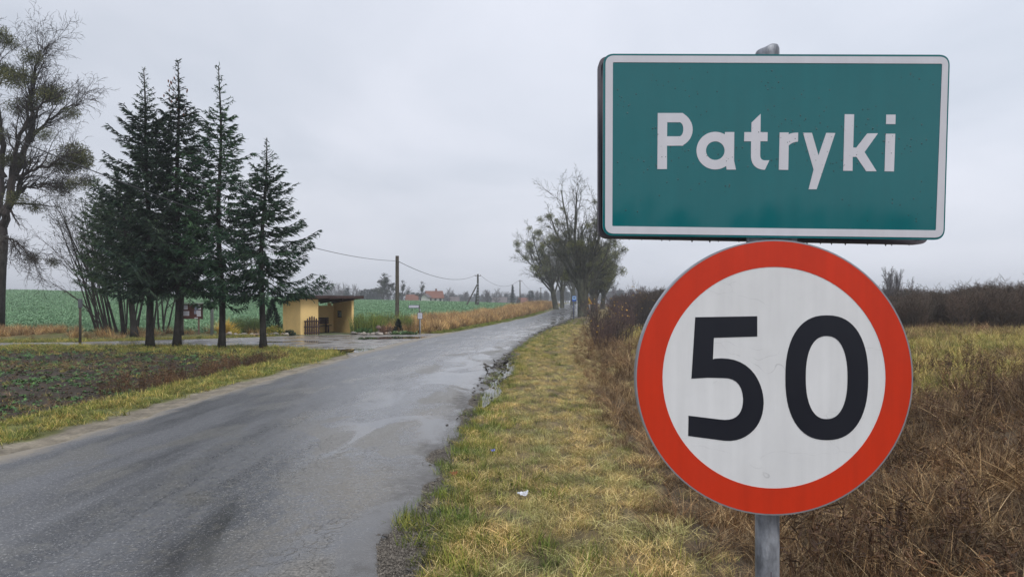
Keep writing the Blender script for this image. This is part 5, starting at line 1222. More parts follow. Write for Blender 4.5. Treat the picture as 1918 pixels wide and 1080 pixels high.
M_BLUE = mat('blue_enamel', (.03, .10, .42), .35, .5, var=.05); M_LBLUE = mat('pale_blue_enamel', (.36, .56, .78), .35, .5, var=.05); M_NAVY = mat('navy_paint', (.02, .035, .14), .4, .5, var=.1); M_WARN = mat('warning_yellow', (.62, .40, .02), .4, .5, var=.05); M_BLACKP = mat('black_paint', (.012, .012, .014), .5, .4, var=.05); M_WARNR = mat('warning_red', (.45, .05, .02), .4)
def small_signs():
    D = 43.2; x = X(785.5, D); zb = T(x, D); root = empty('street_name_sign', (x, D, zb), 'white street name plate projecting left from a thin dark post by the flower bed', 'street sign')
    zt = Z(570.5, D) - zb; mb = MB(); mb.tube([(0, 0, -.2), (0, 0, zt)], .028, 8); mb.build('post', M_DARKP, root, True)
    zc = Z(573.8, D) - zb; mb = MB(); mb.box((-.35, -.0, zc), (.66, .02, .19)); pl = mb.build('plate', M_NAVY, root)
    mb = MB(); mb.box((-.35, -.013, zc), (.61, .006, .145)); mb.build('plate_face', M_PAPER, pl)
    q = MB(); r = np.random.default_rng(1); u = -.60
    while u < -.10: w = r.uniform(.018, .035); q.box((u, -.0175, zc + r.uniform(-.01, .012)), (.010, .003, r.uniform(.05, .10))); q.box((u + w / 2, -.0175, zc + r.uniform(-.03, .03)), (w * .6, .002, .014)); u += w + .022
    q.build('faded_lettering', M_PRINT, pl)
    x = X(787, D - .3); root = empty('timetable_board', (x, D - .35, zb), 'small white framed timetable board on its own post beside the street name sign', 'timetable board')
    zc = Z(591, D) - zb; mb = MB(); mb.tube([(0, .03, -.2), (0, .03, zc)], .03, 8); mb.build('post', M_CONCP, root, True); mb = MB(); mb.tube([(.0, .03, zc + .2), (0, .03, zc + .42)], .022, 8); mb.build('upper_post', M_CONCP, root, True)
    mb = MB(); mb.box((0, -.01, zc), (.33, .04, .42)); fr = mb.build('frame', M_DARKP, root, bevel=.01); mb = MB(); mb.box((0, -.034, zc), (.27, .006, .36)); sh = mb.build('sheet', M_PAPER, fr)
    q = MB()
    for k in range(7): q.box((0, -.0385, zc + .12 - k * .04), (.2, .002, .012))
    q.build('printed_lines', M_PRINT, sh)
    # blue bus stop sign
    D = 73; x = X(1074.5, D); zb = T(x, D); root = empty('bus_stop_sign', (x, D, zb), 'pale blue bus stop sign on a dark blue post left of the nearest lime', 'bus stop sign')
    zt = Z(554, D) - zb; mb = MB(); mb.tube([(0, .03, -.2), (0, .03, zt)], .035, 8); mb.build('post', M_NAVY, root, True)
    zc = Z(559, D) - zb; mb = MB(); mb.box((.06, -.02, zc), (.44, .02, .56)); b = mb.build('panel', M_BLUE, root, bevel=.004); mb = MB(); mb.box((.06, -.034, zc + .07), (.38, .006, .34)); f = mb.build('white_field', M_LBLUE, b)
    q = MB(); q.box((.06, -.039, zc + .09), (.24, .003, .13)); q.box((.0, -.039, zc + .01), (.05, .003, .03)); q.box((.12, -.039, zc + .01), (.05, .003, .03)); q.build('bus_symbol', M_NAVY, f)
    # yellow warning sign
    D = 92; x = X(1103, D); zb = T(x, D); root = empty('warning_sign', (x, D, zb), 'yellow triangular warning sign with a white plate under it, behind the nearest lime', 'warning sign')
    zt = Z(556.5, D) - zb; mb = MB(); mb.tube([(0.1, .04, -.2), (.1, .04, zt)], .035, 8); mb.build('post', M_DARKP, root, True)
    to = lambda u, q_, f: np.array([u, -f, q_])
    za, zbm = Z(556.5, D) - zb, Z(569.5, D) - zb; mb = MB(); shape2d(mb, rounded([(-.52, zbm), (.52, zbm), (0, za)], .06, 4), [], to, 0, -.02); b = mb.build('triangle', M_WARNR, root)
    mb = MB(); shape2d(mb, rounded([(-.46, zbm + .04), (.46, zbm + .04), (0, za - .07)], .05, 4), [], to, .004, .001); mb.build('yellow_field', M_WARN, b)
    mb = MB(); shape2d(mb, [(-.04, zbm + .12), (.05, zbm + .12), (.05, zbm + .36), (.0, zbm + .46), (-.10, zbm + .5), (-.10, zbm + .58), (-.2, zbm + .45), (-.1, zbm + .34), (-.1, zbm + .41), (-.04, zbm + .36)], [], to, .008, .0045); mb.build('arrow_symbol', M_BLACKP, b)
    mb = MB(); mb.box((-.1, 0, Z(575, D) - zb), (.5, .02, .72)); mb.build('lower_plate', mat('pale_plate', (.5, .52, .56), .5, var=.1), root)
small_signs()

# ------------------------------------------------------------------ planting round the shelter
def shrub(name, px, D, w, h, n, cols, label, kind='twiggy', depth=None, cat='shrub', group=None, base_y=None):
    r = np.random.default_rng(int(px * 7 + D)); x = X(px, D); zb = T(x, D) - .03; mb = MB(); depth = depth or w * .7
    cols = np.array(cols) * (1.7 if kind == 'twiggy' else 1.25)
    if kind == 'twiggy':      # broom-like upright shoots
        b = np.stack([r.uniform(-.5, .5, n) * w * .85, r.uniform(-.5, .5, n) * depth, np.zeros(n)], 1); prof = 1 - (np.abs(b[:, 0]) / (w * .55)) ** 3 * .5
        hh = h * prof * r.uniform(.55, 1.08, n); c = cols[r.integers(0, len(cols), n)] * r.uniform(.75, 1.25, (n, 1))
        blades(mb, b, hh, np.where(b[:, 0] > 0, 0, 3.14) + r.normal(size=n) * .9, r.uniform(.02, .3, n), r.uniform(.015, .03, n), c * .7, c, 3)
        m = n * 2; k = r.integers(0, n, m); t = r.uniform(.35, 1.0, m); p = b[k] + np.stack([r.normal(size=m) * .08, r.normal(size=m) * .08, hh[k] * t], 1); d = unit(np.stack([r.normal(size=m) * .4, r.normal(size=m) * .4, np.ones(m)], 1))
        mb.leaves(p, d, unit(np.cross(d, r.normal(size=(m, 3)))), r.uniform(.08, .2, m), r.uniform(.015, .03, m), cols[r.integers(0, len(cols), m)] * r.uniform(.8, 1.2, (m, 1)))
    elif kind == 'dome':
        d = unit(r.normal(size=(n, 3))); d[:, 2] = np.abs(d[:, 2]); q = r.random(n)[:, None] ** .4; lump = (.8 + .4 * fbm(d[:, 0] * 3 + px, d[:, 1] * 3 + d[:, 2] * 2, 3))[:, None]
        p = d * q * lump * np.array([w / 2, depth / 2, h]); a = unit(d + r.normal(size=(n, 3)) * .8)
        mb.leaves(p, a, unit(np.cross(a, r.normal(size=(n, 3)))), r.uniform(.08, .16, n), r.uniform(.03, .06, n), cols[r.integers(0, len(cols), n)] * r.uniform(.7, 1.3, (n, 1)))
    elif kind == 'cone':
        z = r.random(n) ** .8; rad = (1 - z) ** .8 * r.uniform(.5, 1.05, n); a = r.uniform(0, 6.283, n); p = np.stack([np.cos(a) * rad * w / 2, np.sin(a) * rad * w / 2, z * h], 1); d = unit(np.stack([np.cos(a) * .6, np.sin(a) * .6, r.uniform(-.1, 1.1, n)], 1))
        mb.leaves(p, d, unit(np.cross(d, r.normal(size=(n, 3)))), r.uniform(.12, .25, n), r.uniform(.03, .06, n), cols[r.integers(0, len(cols), n)] * r.uniform(.75, 1.25, (n, 1)))
    elif kind == 'hosta':
        for k in range(n):
            c = np.array([r.uniform(-.5, .5) * w, r.uniform(-.5, .5) * depth, 0]); m = 14; a = r.uniform(0, 6.28, m); e = r.uniform(.2, 1.0, m); l = r.uniform(.16, .30, m)
            d = np.stack([np.cos(a) * np.cos(e), np.sin(a) * np.cos(e), np.sin(e)], 1); mb.leaves(c + d * l[:, None] * .7, d, unit(np.cross(d, [0, 0, 1.0])), l, l * .45, cols[r.integers(0, len(cols), m)] * r.uniform(.8, 1.2, (m, 1)))
    elif kind == 'fountain':
        b = np.stack([r.normal(size=n) * w * .12, r.normal(size=n) * w * .12, np.zeros(n)], 1); c = cols[r.integers(0, len(cols), n)] * r.uniform(.8, 1.2, (n, 1))
        blades(mb, b, h * r.uniform(.7, 1.25, n), r.uniform(0, 6.28, n), r.uniform(.1, .95, n), .03, c * .8, c, 5, 1.2)
    o = mb.build(name, M_LEAF, None, loc=(x, D, zb)); return tag(o, label, cat, group)
shrub('broom_shrub', 690, 43.6, 2.3, 1.35, 900, [(.13, .17, .035), (.09, .13, .03), (.06, .08, .03), (.18, .2, .05)], 'tall green broom bush directly right of the bus shelter')
shrub('broom_shrub', 738, 45.5, 2.6, 1.35, 900, [(.15, .19, .04), (.09, .12, .03), (.07, .08, .035)], 'yellow green broom bush under the wooden utility pole')
shrub('broom_shrub', 764, 47.5, 1.6, .95, 400, [(.17, .17, .05), (.12, .13, .04), (.2, .16, .07)], 'smaller yellowing broom bush left of the street name sign')
shrub('dwarf_conifer', 746, 42.6, .8, .95, 500, [(.014, .024, .022), (.02, .035, .028)], 'dark dwarf conifer in the middle of the right flower bed', 'cone', cat='conifer')
shrub('bare_rose_bush', 723, 42.4, 1.0, .62, 260, [(.11, .06, .045), (.15, .09, .06), (.07, .045, .035)], 'reddish brown bare bush in the right flower bed')
shrub('hosta_plants', 757, 42.0, 1.5, .5, 26, [(.12, .2, .09), (.22, .3, .16), (.07, .13, .05)], 'broad leaved pale green hostas at the right end of the flower bed', 'hosta', cat='plant', depth=.8)
shrub('ivy_cushion', 682, 42.4, 1.4, .45, 700, [(.04, .09, .035), (.07, .13, .04)], 'low green leafy cushion behind the stones right of the shelter', 'dome', cat='plant')
shrub('ornamental_grass', 421, 41.6, 1.2, .95, 420, [(.62, .40, .08), (.5, .34, .08), (.7, .5, .14)], 'bright golden ornamental grass left of the bus shelter', 'fountain', cat='plant')
shrub('yellow_spurge', 441, 41.2, .9, .4, 240, [(.5, .36, .08), (.3, .3, .06)], 'low yellow plant right of the golden grass', 'fountain', cat='plant')
shrub('broom_shrub', 463, 44.5, 2.2, 1.15, 800, [(.10, .15, .05), (.08, .11, .035), (.05, .06, .03)], 'green broom bush behind the left stone bed')
shrub('yellow_green_shrub', 512, 41.5, 1.5, .55, 1000, [(.15, .16, .03), (.1, .12, .03), (.28, .2, .04)], 'low yellow green mounded shrub behind the fourth spruce trunk', 'dome')
shrub('dark_thuja', 510, 43.5, 1.5, 2.2, 2200, [(.016, .032, .024), (.025, .05, .03), (.012, .022, .018)], 'dark conifer against the left wall of the bus shelter', 'cone', cat='conifer')
shrub('dark_cushion_plant', 541, 40.9, .95, .34, 600, [(.03, .055, .035), (.05, .08, .05)], 'dark rounded cushion plant at the foot of the shelter side wall', 'dome', cat='plant')
ORD = 'first second third fourth fifth sixth seventh eighth ninth tenth eleventh twelfth thirteenth fourteenth fifteenth sixteenth seventeenth eighteenth nineteenth twentieth'.split()
def stones():
    import bmesh
    M_ST = mat('field_stone', (.24, .22, .20), .85, .3, var=.4, scale=3, bump=.5, use_col=True)
    meshes = []
    for k in range(6):
        bm = bmesh.new(); bmesh.ops.create_icosphere(bm, subdivisions=2, radius=.5); r = np.random.default_rng(80 + k)
        for v in bm.verts:
            f = 1 + .28 * (fbm(np.array([v.co.x * 2 + k * 9]), np.array([v.co.y * 2 + v.co.z * 3]), 3)[0] - .5) * 2; v.co *= f; v.co.z *= .7
        V = np.array([v.co[:] for v in bm.verts]); Fc = np.array([[v.index for v in f.verts] for f in bm.faces]); bm.free()
        mb = MB(); c = np.array([(1, 1, 1), (1.5, 1.45, 1.4), (.7, .7, .72), (1.2, 1.0, .85), (1.7, 1.65, 1.6), (.9, .85, .8)][k]); mb.add(V, Fc, c); meshes.append(mb.mesh('stone', M_ST, True))
    r = np.random.default_rng(3); look = ['mid grey', 'pale', 'dark grey', 'warm brownish', 'almost white', 'dull brown']
    def row(pts, n, label, group):
        pts = np.array(pts); t = np.linspace(0, len(pts) - 1, n)
        for i in range(n):
            x = np.interp(t[i], range(len(pts)), pts[:, 0]) + r.normal() * .05; y = np.interp(t[i], range(len(pts)), pts[:, 1]) + r.normal() * .08; s = r.uniform(.22, .42)
            o = bpy.data.objects.new('stone', meshes[(kk := int(r.integers(0, 6)))]); link(o); o.location = (x, y, T(x, y) + s * .18); o.scale = (s, s * .8, s * .8); o.rotation_euler = (r.normal() * .2, r.normal() * .2, r.uniform(0, 6.28)); tag(o, f'{look[kk]} stone, {ORD[i]} from the left {label}', 'stone', group)
    row([(-17.2, 40.7), (-15.2, 40.2), (-13.3, 40.25)], 17, 'in the bed edging left of the shelter', 'stones edging the left flower bed')
    row([(-9.9, 42.2), (-9.0, 41.2), (-8.0, 41.35), (-6.6, 42.6)], 20, 'in the bed edging right of the shelter', 'stones edging the right flower bed')
stones()
def mushroom():
    D = 41.6; x = X(709, D); zb = T(x, D); root = empty('garden_ornament', (x, D, zb), 'pinkish mushroom shaped ornament in the right flower bed', 'garden ornament')
    mb = MB(); mb.tube([(0, 0, -.05), (0, 0, .2), (0, 0, .42)], [.07, .05, .05], 10); mb.build('stalk', mat('pale_plaster', (.2, .16, .14), .8), root, True)
    mb = MB(); a = np.linspace(0, 1.5, 7); mb.tube([(0, 0, .38 + math.sin(q) * .2) for q in a], [max(.01, .17 * math.cos(q)) for q in a], 12); mb.build('cap', mat('pink_plaster', (.15, .095, .08), .7, var=.2), root, True)
mushroom()

# ------------------------------------------------------------------ bushes on the right
def bush_mesh(seed, n, h, w, mat_, leafy=0, leafcol=(.5, .32, .05), rmin=.006, kids=(5, 4, 0), thick=.016):
    r = np.random.default_rng(seed); cfg = dict(nseg=[5, 3, 2], end=[.3, .35, .5], wob=[.07, .14, .2], trop=[.12, .05, 0], kids=list(kids), t0=[.3, .15, 0], ang=[(15, 42), (18, 48), (0, 0)], ratio=[.42, .48, 0], short=[.45, .3, 0], rr=[.55, .6, 0], rmin=rmin)
    out = []; tips = []
    for i in range(n):
        a = r.uniform(0, 6.28); q = r.random() ** .6; p = np.array([math.cos(a), math.sin(a), 0]) * q * w * .22; d = np.array([math.cos(a) * q * w / h * .42, math.sin(a) * q * w / h * .42, 1]) + r.normal(size=3) * .06
        grow(r, p, d / np.linalg.norm(d), h * r.uniform(.65, 1.08) * (1 - .25 * q), thick * r.uniform(.6, 1.2), 0, cfg, out, tips)
    mb = MB(); segs_to_mesh(mb, out, (4, 3, 3), (1, 1, 1))
    if leafy:
        c = np.array([t[0] for t in tips]); c = c[r.integers(0, len(c), leafy)]; d = randdir(leafy, r); mb.leaves(c, d, unit(np.cross(d, randdir(leafy, r))), .11, .09, np.tile(leafcol, (leafy, 1)) * r.uniform(.7, 1.3, (leafy, 1)), 1)
    return mb.mesh('bare_bush', [mat_, M_LEAF])
BM = [bush_mesh(101, 34, 1.9, 1.7, M_TWIGP, 6), bush_mesh(102, 40, 1.7, 2.0, M_TWIG, 0), bush_mesh(103, 30, 2.4, 2.2, M_TWIGP, 26), bush_mesh(104, 36, 2.2, 2.6, M_TWIG, 8)]
for i, (px, D, s, k, lab) in enumerate([
        (1128, 34.5, .98, 0, 'nearest bare twiggy bush left of the speed limit disc, standing in the dry grass'),
        (1152, 38, 1.0, 1, 'bare brown bush just right of the nearest twiggy bush'),
        (1176, 42, .95, 2, 'bare bush carrying a few yellow leaves, close to the red rim of the disc'),
        (1118, 46, 1.05, 3, 'bare bush behind the nearest twiggy bush, beside the road verge'),
        (1142, 50, 1.15, 2, 'bush with scattered yellow leaves below the rightmost lime'),
        (1165, 56, 1.35, 0, 'purplish bare bush in the thicket below the rightmost lime'),
        (1190, 60, 1.3, 3, 'broad purplish bare bush left of the upper rim of the disc'),
        (1112, 66, 1.1, 2, 'yellow leaved bush at the foot of the warning sign'),
        (1208, 52, 1.2, 1, 'brown bush partly covered by the left rim of the speed limit disc'),
        (1183, 74, 1.6, 2, 'tall thin bush with yellow leaves in the back of the thicket'),
        (1220, 76, 1.5, 0, 'purple bare bush reaching above the horizon beside the disc')]):
    x = X(px, D); o = bpy.data.objects.new('bare_bush', BM[k]); link(o); o.location = (x, D, T(x, D) - .05); o.scale = (s, s, s); o.rotation_euler = (0, 0, i * 1.3); tag(o, lab, 'bare bush', 'bare bushes on the right of the far road')
def mass(name, meshes, pts, scale, label, cat):
    col = bpy.data.collections.new(name)
    for m_ in meshes: col.objects.link(bpy.data.objects.new(name + '_source', m_))
    return scatter(name, col, pts, scale, label, cat, tilt=.05)
M_HEDGE = mat('dark_hedge_twigs', (.12, .085, .065), .95, .1, var=.5, scale=.5, col2=(.08, .066, .052))
HM = [bush_mesh(110 + i, 60, 2.4, 2.4, M_HEDGE, 30, (.05, .035, .025), .010, (6, 4, 0), .02) for i in range(3)]
P = np.stack([rng.uniform(14, 62, 900), rng.uniform(40.5, 62, 900)], 1); keepm = (P[:, 0] / P[:, 1] > .52) & (P[:, 1] > 40.5 + 1.6 * fbm(P[:, 0] * .3, P[:, 0] * 0, 3)); P = P[keepm]
sc_ = np.interp(P[:, 0] / P[:, 1], [.5, .58, .66, .75, 1.0], [.70, .88, 1.05, 1.16, 1.15]) * rng.uniform(.88, 1.08, len(P)) * (.74 + .52 * fbm(P[:, 0] * .35, P[:, 1] * .35, 3))
mass('scrub_hedge', HM, P, sc_, 'dark dense bank of leafless scrub along the right horizon', 'hedge')
P = np.stack([rng.uniform(9, 80, 420), rng.uniform(66, 110, 420)], 1); P = P[(P[:, 0] / P[:, 1] > .145) & (P[:, 0] / P[:, 1] < .62)]
mass('purple_scrub', [BM[0], BM[3], HM[0]], P, rng.uniform(1.0, 1.5, len(P)), 'purple brown thicket of bare scrub behind the signs', 'scrub')
CFG_FAR = dict(nseg=[6, 4, 3], end=[.25, .35, .5], wob=[.06, .14, .2], trop=[.1, .15, 0], kids=[22, 9, 0], t0=[.15, .12, 0], ang=[(25, 50), (22, 50), (0, 0)], ratio=[.45, .42, 0], short=[.55, .3, 0], rr=[.42, .55, 0], rmin=.05)
M_FARB = mat('far_bare_wood', (.11, .098, .098), .95, .1, var=.2, scale=.4); M_FARG = foliage_mat('far_evergreen', (1, 1, 1), (.7, .8, .8), .3, .1)
def far_mesh(kind, seed):
    r = np.random.default_rng(seed); mb = MB()
    if kind in ('bare', 'mistle', 'round'):
        out = []; tips = []
        for _ in range(1 if kind != 'round' else 3):
            grow(r, (r.normal() * .1, 0, 0), (r.normal() * .06, 0, 1), 9.0, .26, 0, CFG_FAR, out, tips)
        segs_to_mesh(mb, out, (5, 3, 3), (1, 1, 1))
        if kind == 'mistle':
            c = [t[0] for t in tips if t[0][2] > 4]
            for _ in range(16):
                q = c[r.integers(0, len(c))]; n = 90; d = unit(r.normal(size=(n, 3))); p = q + d * (r.random((n, 1)) ** .4) * r.uniform(.4, .8); a = randdir(n, r); mb.leaves(p, a, unit(np.cross(a, randdir(n, r))), .4, .16, (.045, .055, .03), 1)
    elif kind in ('spruce', 'pine'):
        n = 1500; z = r.random(n) ** .85; q = .05 + (1 - z) ** .9 if kind == 'spruce' else .35 + .65 * np.sqrt(np.clip(1 - (2 * z - 1) ** 2, 0, 1)); lay = .75 + .35 * np.sin(z * 46 + r.normal(size=n) * .5)
        a = r.uniform(0, 6.28, n); rad = q * lay * r.uniform(.3, 1.05, n) * (2.1 if kind == 'spruce' else 2.2) * (1 + .25 * np.sin(a * 3 + z * 9)); zz = .9 + z * 9 if kind == 'spruce' else 2 + z * 7
        p = np.stack([np.cos(a) * rad, np.sin(a) * rad, zz - rad * .25], 1); d = unit(np.stack([np.cos(a), np.sin(a), r.normal(size=n) * .4], 1)); mb.leaves(p, d, unit(np.cross(d, randdir(n, r))), r.uniform(.5, .9, n), r.uniform(.12, .25, n), np.array([(.022, .036, .03), (.03, .045, .035)])[r.integers(0, 2, n)], 1)
        mb.segs(np.array([[0, 0, 0]]), np.array([[0, 0, 9.5]]), .22, .03, 5)
    return mb.mesh('far_tree', [M_FARB, M_FARG])
FM = dict(bare=[far_mesh('bare', 200 + i) for i in range(3)], mistle=[far_mesh('mistle', 210 + i) for i in range(2)], spruce=[far_mesh('spruce', 220)], pine=[far_mesh('pine', 230)], round=[far_mesh('round', 240)])
def far_tree(px, D, top, kind, label, w=1.0, group=None):
    x = X(px, D); zb = T(x, D) - .4; h = Z(top, D) - zb; s = h / 10.0; o = bpy.data.objects.new('far_' + dict(bare='bare_tree', mistle='mistletoe_tree', spruce='spruce_tree', pine='pine_tree', round='bare_tree')[kind], FM[kind][int(px) % len(FM[kind])]); link(o)
    o.location = (x, D, zb); o.scale = (s * w, s * w, s); o.rotation_euler = (0, 0, px * .7); return tag(o, label, 'tree', group)
for gi, (px, top, kd) in enumerate([(606, 533, 'bare'), (613, 528, 'bare'), (620, 529, 'bare'), (628, 532, 'bare'), (636, 530, 'bare'), (644, 531, 'bare'), (652, 535, 'bare'), (660, 533, 'bare'), (668, 534, 'bare')]):
    far_tree(px, 290 + (px % 7) * 4, top, kd, f'slim bare tree, {ORD[gi]} from the left in the grove above the shelter roof', .8, 'bare trees above the shelter roof')
for gi, (px, top) in enumerate([(650, 535), (678, 540), (684, 537), (690, 538), (696, 537), (703, 539), (709, 541)]):
    far_tree(px, 285 + (px % 5) * 5, top, 'pine', f'small dark evergreen, {ORD[gi]} from the left beyond the right end of the shelter roof', .8, 'dark evergreens right of the bare grove')
far_tree(716, 262, 517, 'mistle', 'left one of the twin mistletoe laden trees on the field horizon', 1.5); far_tree(729, 265, 520, 'mistle', 'right one of the twin mistletoe laden trees on the field horizon', 1.4)
far_tree(752, 275, 529, 'mistle', 'mistletoe tree just right of the wooden utility pole'); far_tree(764, 285, 537, 'bare', 'small bare tree right of the wooden utility pole')
far_tree(788, 262, 531, 'mistle', 'mistletoe tree left of the white house with the red roof'); far_tree(838, 280, 540, 'bare', 'bare tree right of the white house'); far_tree(846, 300, 543, 'bare', 'second bare tree right of the white house')
far_tree(872, 380, 546, 'round', 'rounded bare tree left of the braced pole, far away', 1.2); far_tree(912, 330, 543, 'round', 'broad bare tree right of the braced pole', 1.3); far_tree(928, 330, 541, 'bare', 'bare tree with pale trunk right of the braced pole', 1.2)
far_tree(960, 270, 533, 'spruce', 'dark far spruce left of the thin utility pole', .95); far_tree(994, 290, 541, 'pine', 'dark rounded evergreen between the two thin poles', 1.3); far_tree(1006, 300, 545, 'round', 'hazy bare tree right of the dark rounded evergreen', 1.1)
far_tree(1024, 330, 544, 'bare', 'hazy bare tree left of the leftmost lime'); far_tree(22, 420, 541, 'round', 'tiny hazy tree on the left field horizon', 1.5)
x_ = X(1672, 74); far_tree(1667, 74, 503, 'round', 'bare multi stemmed tree above the dark hedge, right of the disc', .55); far_tree(1680, 78, 507, 'round', 'second bare tree right behind the one above the hedge', .5); far_tree(1706, 80, 524, 'bare', 'small bare tree above the evergreen lump of the hedge', .8)
shrub('evergreen_thicket', 1712, 62, 4.6, 3.3, 2600, [(.022, .03, .024), (.035, .04, .03)], 'dark evergreen lump at the left end of the hedge', 'dome', cat='shrub')
P = np.stack([rng.uniform(-260, 150, 620), rng.uniform(430, 640, 620)], 1); P = P[(P[:, 0] / P[:, 1] > -.33)]
mass('far_woodland', [FM['round'][0], FM['pine'][0], FM['bare'][0], FM['pine'][0]], P, rng.uniform(.75, 1.3, len(P)) * np.interp(P[:, 0] / P[:, 1], [-.33, -.1, .02, .2], [.9, .75, .8, .95]), 'hazy blue woodland along the far horizon', 'woodland')
P = np.stack([rng.uniform(-130, 110, 150), rng.uniform(-150, -120, 150)], 1)
mass('rear_tree_line', [FM['round'][0], FM['pine'][0], FM['bare'][0]], P, rng.uniform(.5, 1.0, len(P)) * (.8 + .35 * np.sin(P[:, 0] * .09) ** 2), 'tree line behind the viewer, seen only as a reflection low on the green board', 'woodland')
# ---- farm houses
M_WALLW = mat('white_render', (.60, .58, .54), .85, .2, var=.1, scale=.5); M_TILE = mat('red_roof_tiles', (.19, .085, .06), .8, .3, var=.25, scale=.8); M_TILED = mat('dull_roof', (.14, .12, .12), .8, .3, var=.2, scale=.5); M_WIN = mat('dark_window_glass', (.03, .035, .04), .1, .6, var=0)
def house(name, px, D, w, d_, wall, ridge, rz, wallm, roofm, label, nwin=3, cat='house', zoff=0.0, chim=True):
    x = X(px, D); zb = T(x, D) - .3 + zoff; root = empty(name, (x, D, zb), label, cat, rz=R(rz)); mb = MB(); mb.box((0, 0, wall / 2), (w, d_, wall)); mb.add([(-w / 2, -d_ / 2, wall), (-w / 2, d_ / 2, wall), (-w / 2, 0, ridge - .05), (w / 2, -d_ / 2, wall), (w / 2, d_ / 2, wall), (w / 2, 0, ridge - .05)], [[0, 2, 1], [3, 4, 5]]); mb.build('wall', wallm, root)
    mb = MB(); e = .5; dz = (ridge - wall) / (d_ / 2) * e
    for s in (-1, 1): mb.add([(-w / 2 - e, s * (d_ / 2 + e), wall - dz), (w / 2 + e, s * (d_ / 2 + e), wall - dz), (w / 2 + e, 0, ridge), (-w / 2 - e, 0, ridge), (-w / 2 - e, s * (d_ / 2 + e), wall - dz + .2), (w / 2 + e, s * (d_ / 2 + e), wall - dz + .2), (w / 2 + e, 0, ridge + .2), (-w / 2 - e, 0, ridge + .2)], [[0, 1, 2, 3], [4, 5, 6, 7], [0, 1, 5, 4], [1, 2, 6, 5], [0, 3, 7, 4]])
    rf = mb.build('roof', roofm, root)
    if chim: mb = MB(); mb.box((w * .15, .3, ridge + .45), (.6, .6, 1.1)); mb.build('chimney', roofm, rf)
    for i in range(nwin):
        u = -w / 2 + (i + .5) * w / max(nwin, 1); mb = MB(); mb.box((u, -d_ / 2 - .02, wall * .55), (1.0, .12, 1.2)); f = mb.build('window', wallm, root); mb = MB(); mb.box((u, -d_ / 2 - .1, wall * .55), (.8, .05, 1.0)); mb.build('pane', M_WIN, f)
    if nwin: mb = MB(); mb.box((-w / 2 - .02, .2, wall * 1.05), (.12, .9, 1.1)); f = mb.build('window', wallm, root); mb = MB(); mb.box((-w / 2 - .1, .2, wall * 1.05), (.05, .7, .9)); mb.build('pane', M_WIN, f)
zt_ = lambda py, D: Z(py, D)
def hz(px, D, base_y): return Z(base_y, D) - (T(X(px, D), D) - .3)
house('farm_house', 813, 255, 5.6, 5.0, 2.1, 4.3, 18, M_WALLW, M_TILE, 'white farm house with a red tiled roof beyond the green field', 3, zoff=hz(812, 255, 567))
house('farm_barn', 772, 275, 4.3, 4, .8, 3.2, 5, M_WALLW, M_TILE, 'low barn with a red roof left of the white farm house', 0, 'barn', zoff=hz(772, 275, 567), chim=False)
house('white_outbuilding', 797, 250, 1.4, 3, 2.2, 3.2, 60, M_WALLW, M_TILED, 'narrow pale outbuilding left of the white farm house', 0, 'building', zoff=hz(798, 250, 567), chim=False)
house('low_shed', 851, 290, 3.2, 3, 1.0, 2.4, 10, M_WALLW, M_TILED, 'low shed with a dull dark roof right of the farm house', 1, 'building', zoff=hz(851, 290, 567), chim=False)
house('distant_cottage', 936, 360, 7, 6, 1.6, 4.0, 0, M_WALLW, M_TILED, 'tiny white cottage low on the horizon right of the braced pole', 2, 'house', zoff=hz(936, 360, 571), chim=False)
house('distant_farmstead', 984, 300, 5.5, 5, 1.2, 3.0, 20, M_FARB, M_TILE, 'dim reddish roofed farm building behind the thin utility pole', 0, 'building', zoff=hz(984, 300, 571), chim=False)

# ------------------------------------------------------------------ litter on the verge
def litter():
    r = np.random.default_rng(8)
    def scrap(name, px, D, w, d_, material, label, cat, amp=.02, lift=.03):
        n = 9; x = X(px, D); u, v = np.meshgrid(np.linspace(-1, 1, n), np.linspace(-1, 1, n), indexing='ij'); z = np.abs(fbm(u * 1.6 + px, v * 1.6, 3) - .5) * 2 * amp + .01 * (u ** 2)
        V = np.stack([u * w / 2 * (1 + .2 * np.sin(v * 3)), v * d_ / 2 * (1 + .25 * np.cos(u * 4)), z], -1).reshape(-1, 3); V2 = V - [0, 0, .002]
        i = np.arange(n - 1)[:, None] * n; j = np.arange(n - 1)[None]; f = np.stack([i + j, i + j + 1, i + n + j + 1, i + n + j], -1).reshape(-1, 4); mb = MB(); mb.add(V, f); mb.add(V2, f[:, ::-1]); o = mb.build(name, material, None, loc=(x, D, T(x, D) + lift)); o.rotation_euler = (.3, 0, .4); return tag(o, label, cat)
    scrap('crumpled_wrapper', 980, 6.95, .10, .06, mat('foil_paper', (.66, .68, .74), .35, .6, var=.3, scale=40), 'crumpled white wrapper lying on the straw verge', 'litter', .05, .05)
    scrap('blue_scrap', 923, 8.95, .055, .05, mat('blue_plastic', (.16, .18, .62), .4, .5, var=.1), 'small blue violet scrap on the verge near the road edge', 'litter', .03, .05)
    scrap('fallen_leaf', 850, 7.8, .08, .06, mat('brown_leaf', (.22, .07, .03), .7, .3, var=.2), 'brown fallen leaf in the green grass fringe', 'leaf', .02, .04)
    for (px, D) in [(928, 15.6), (938, 17.6), (946, 19.5), (962, 22.6)]: pass
litter()
import bmesh
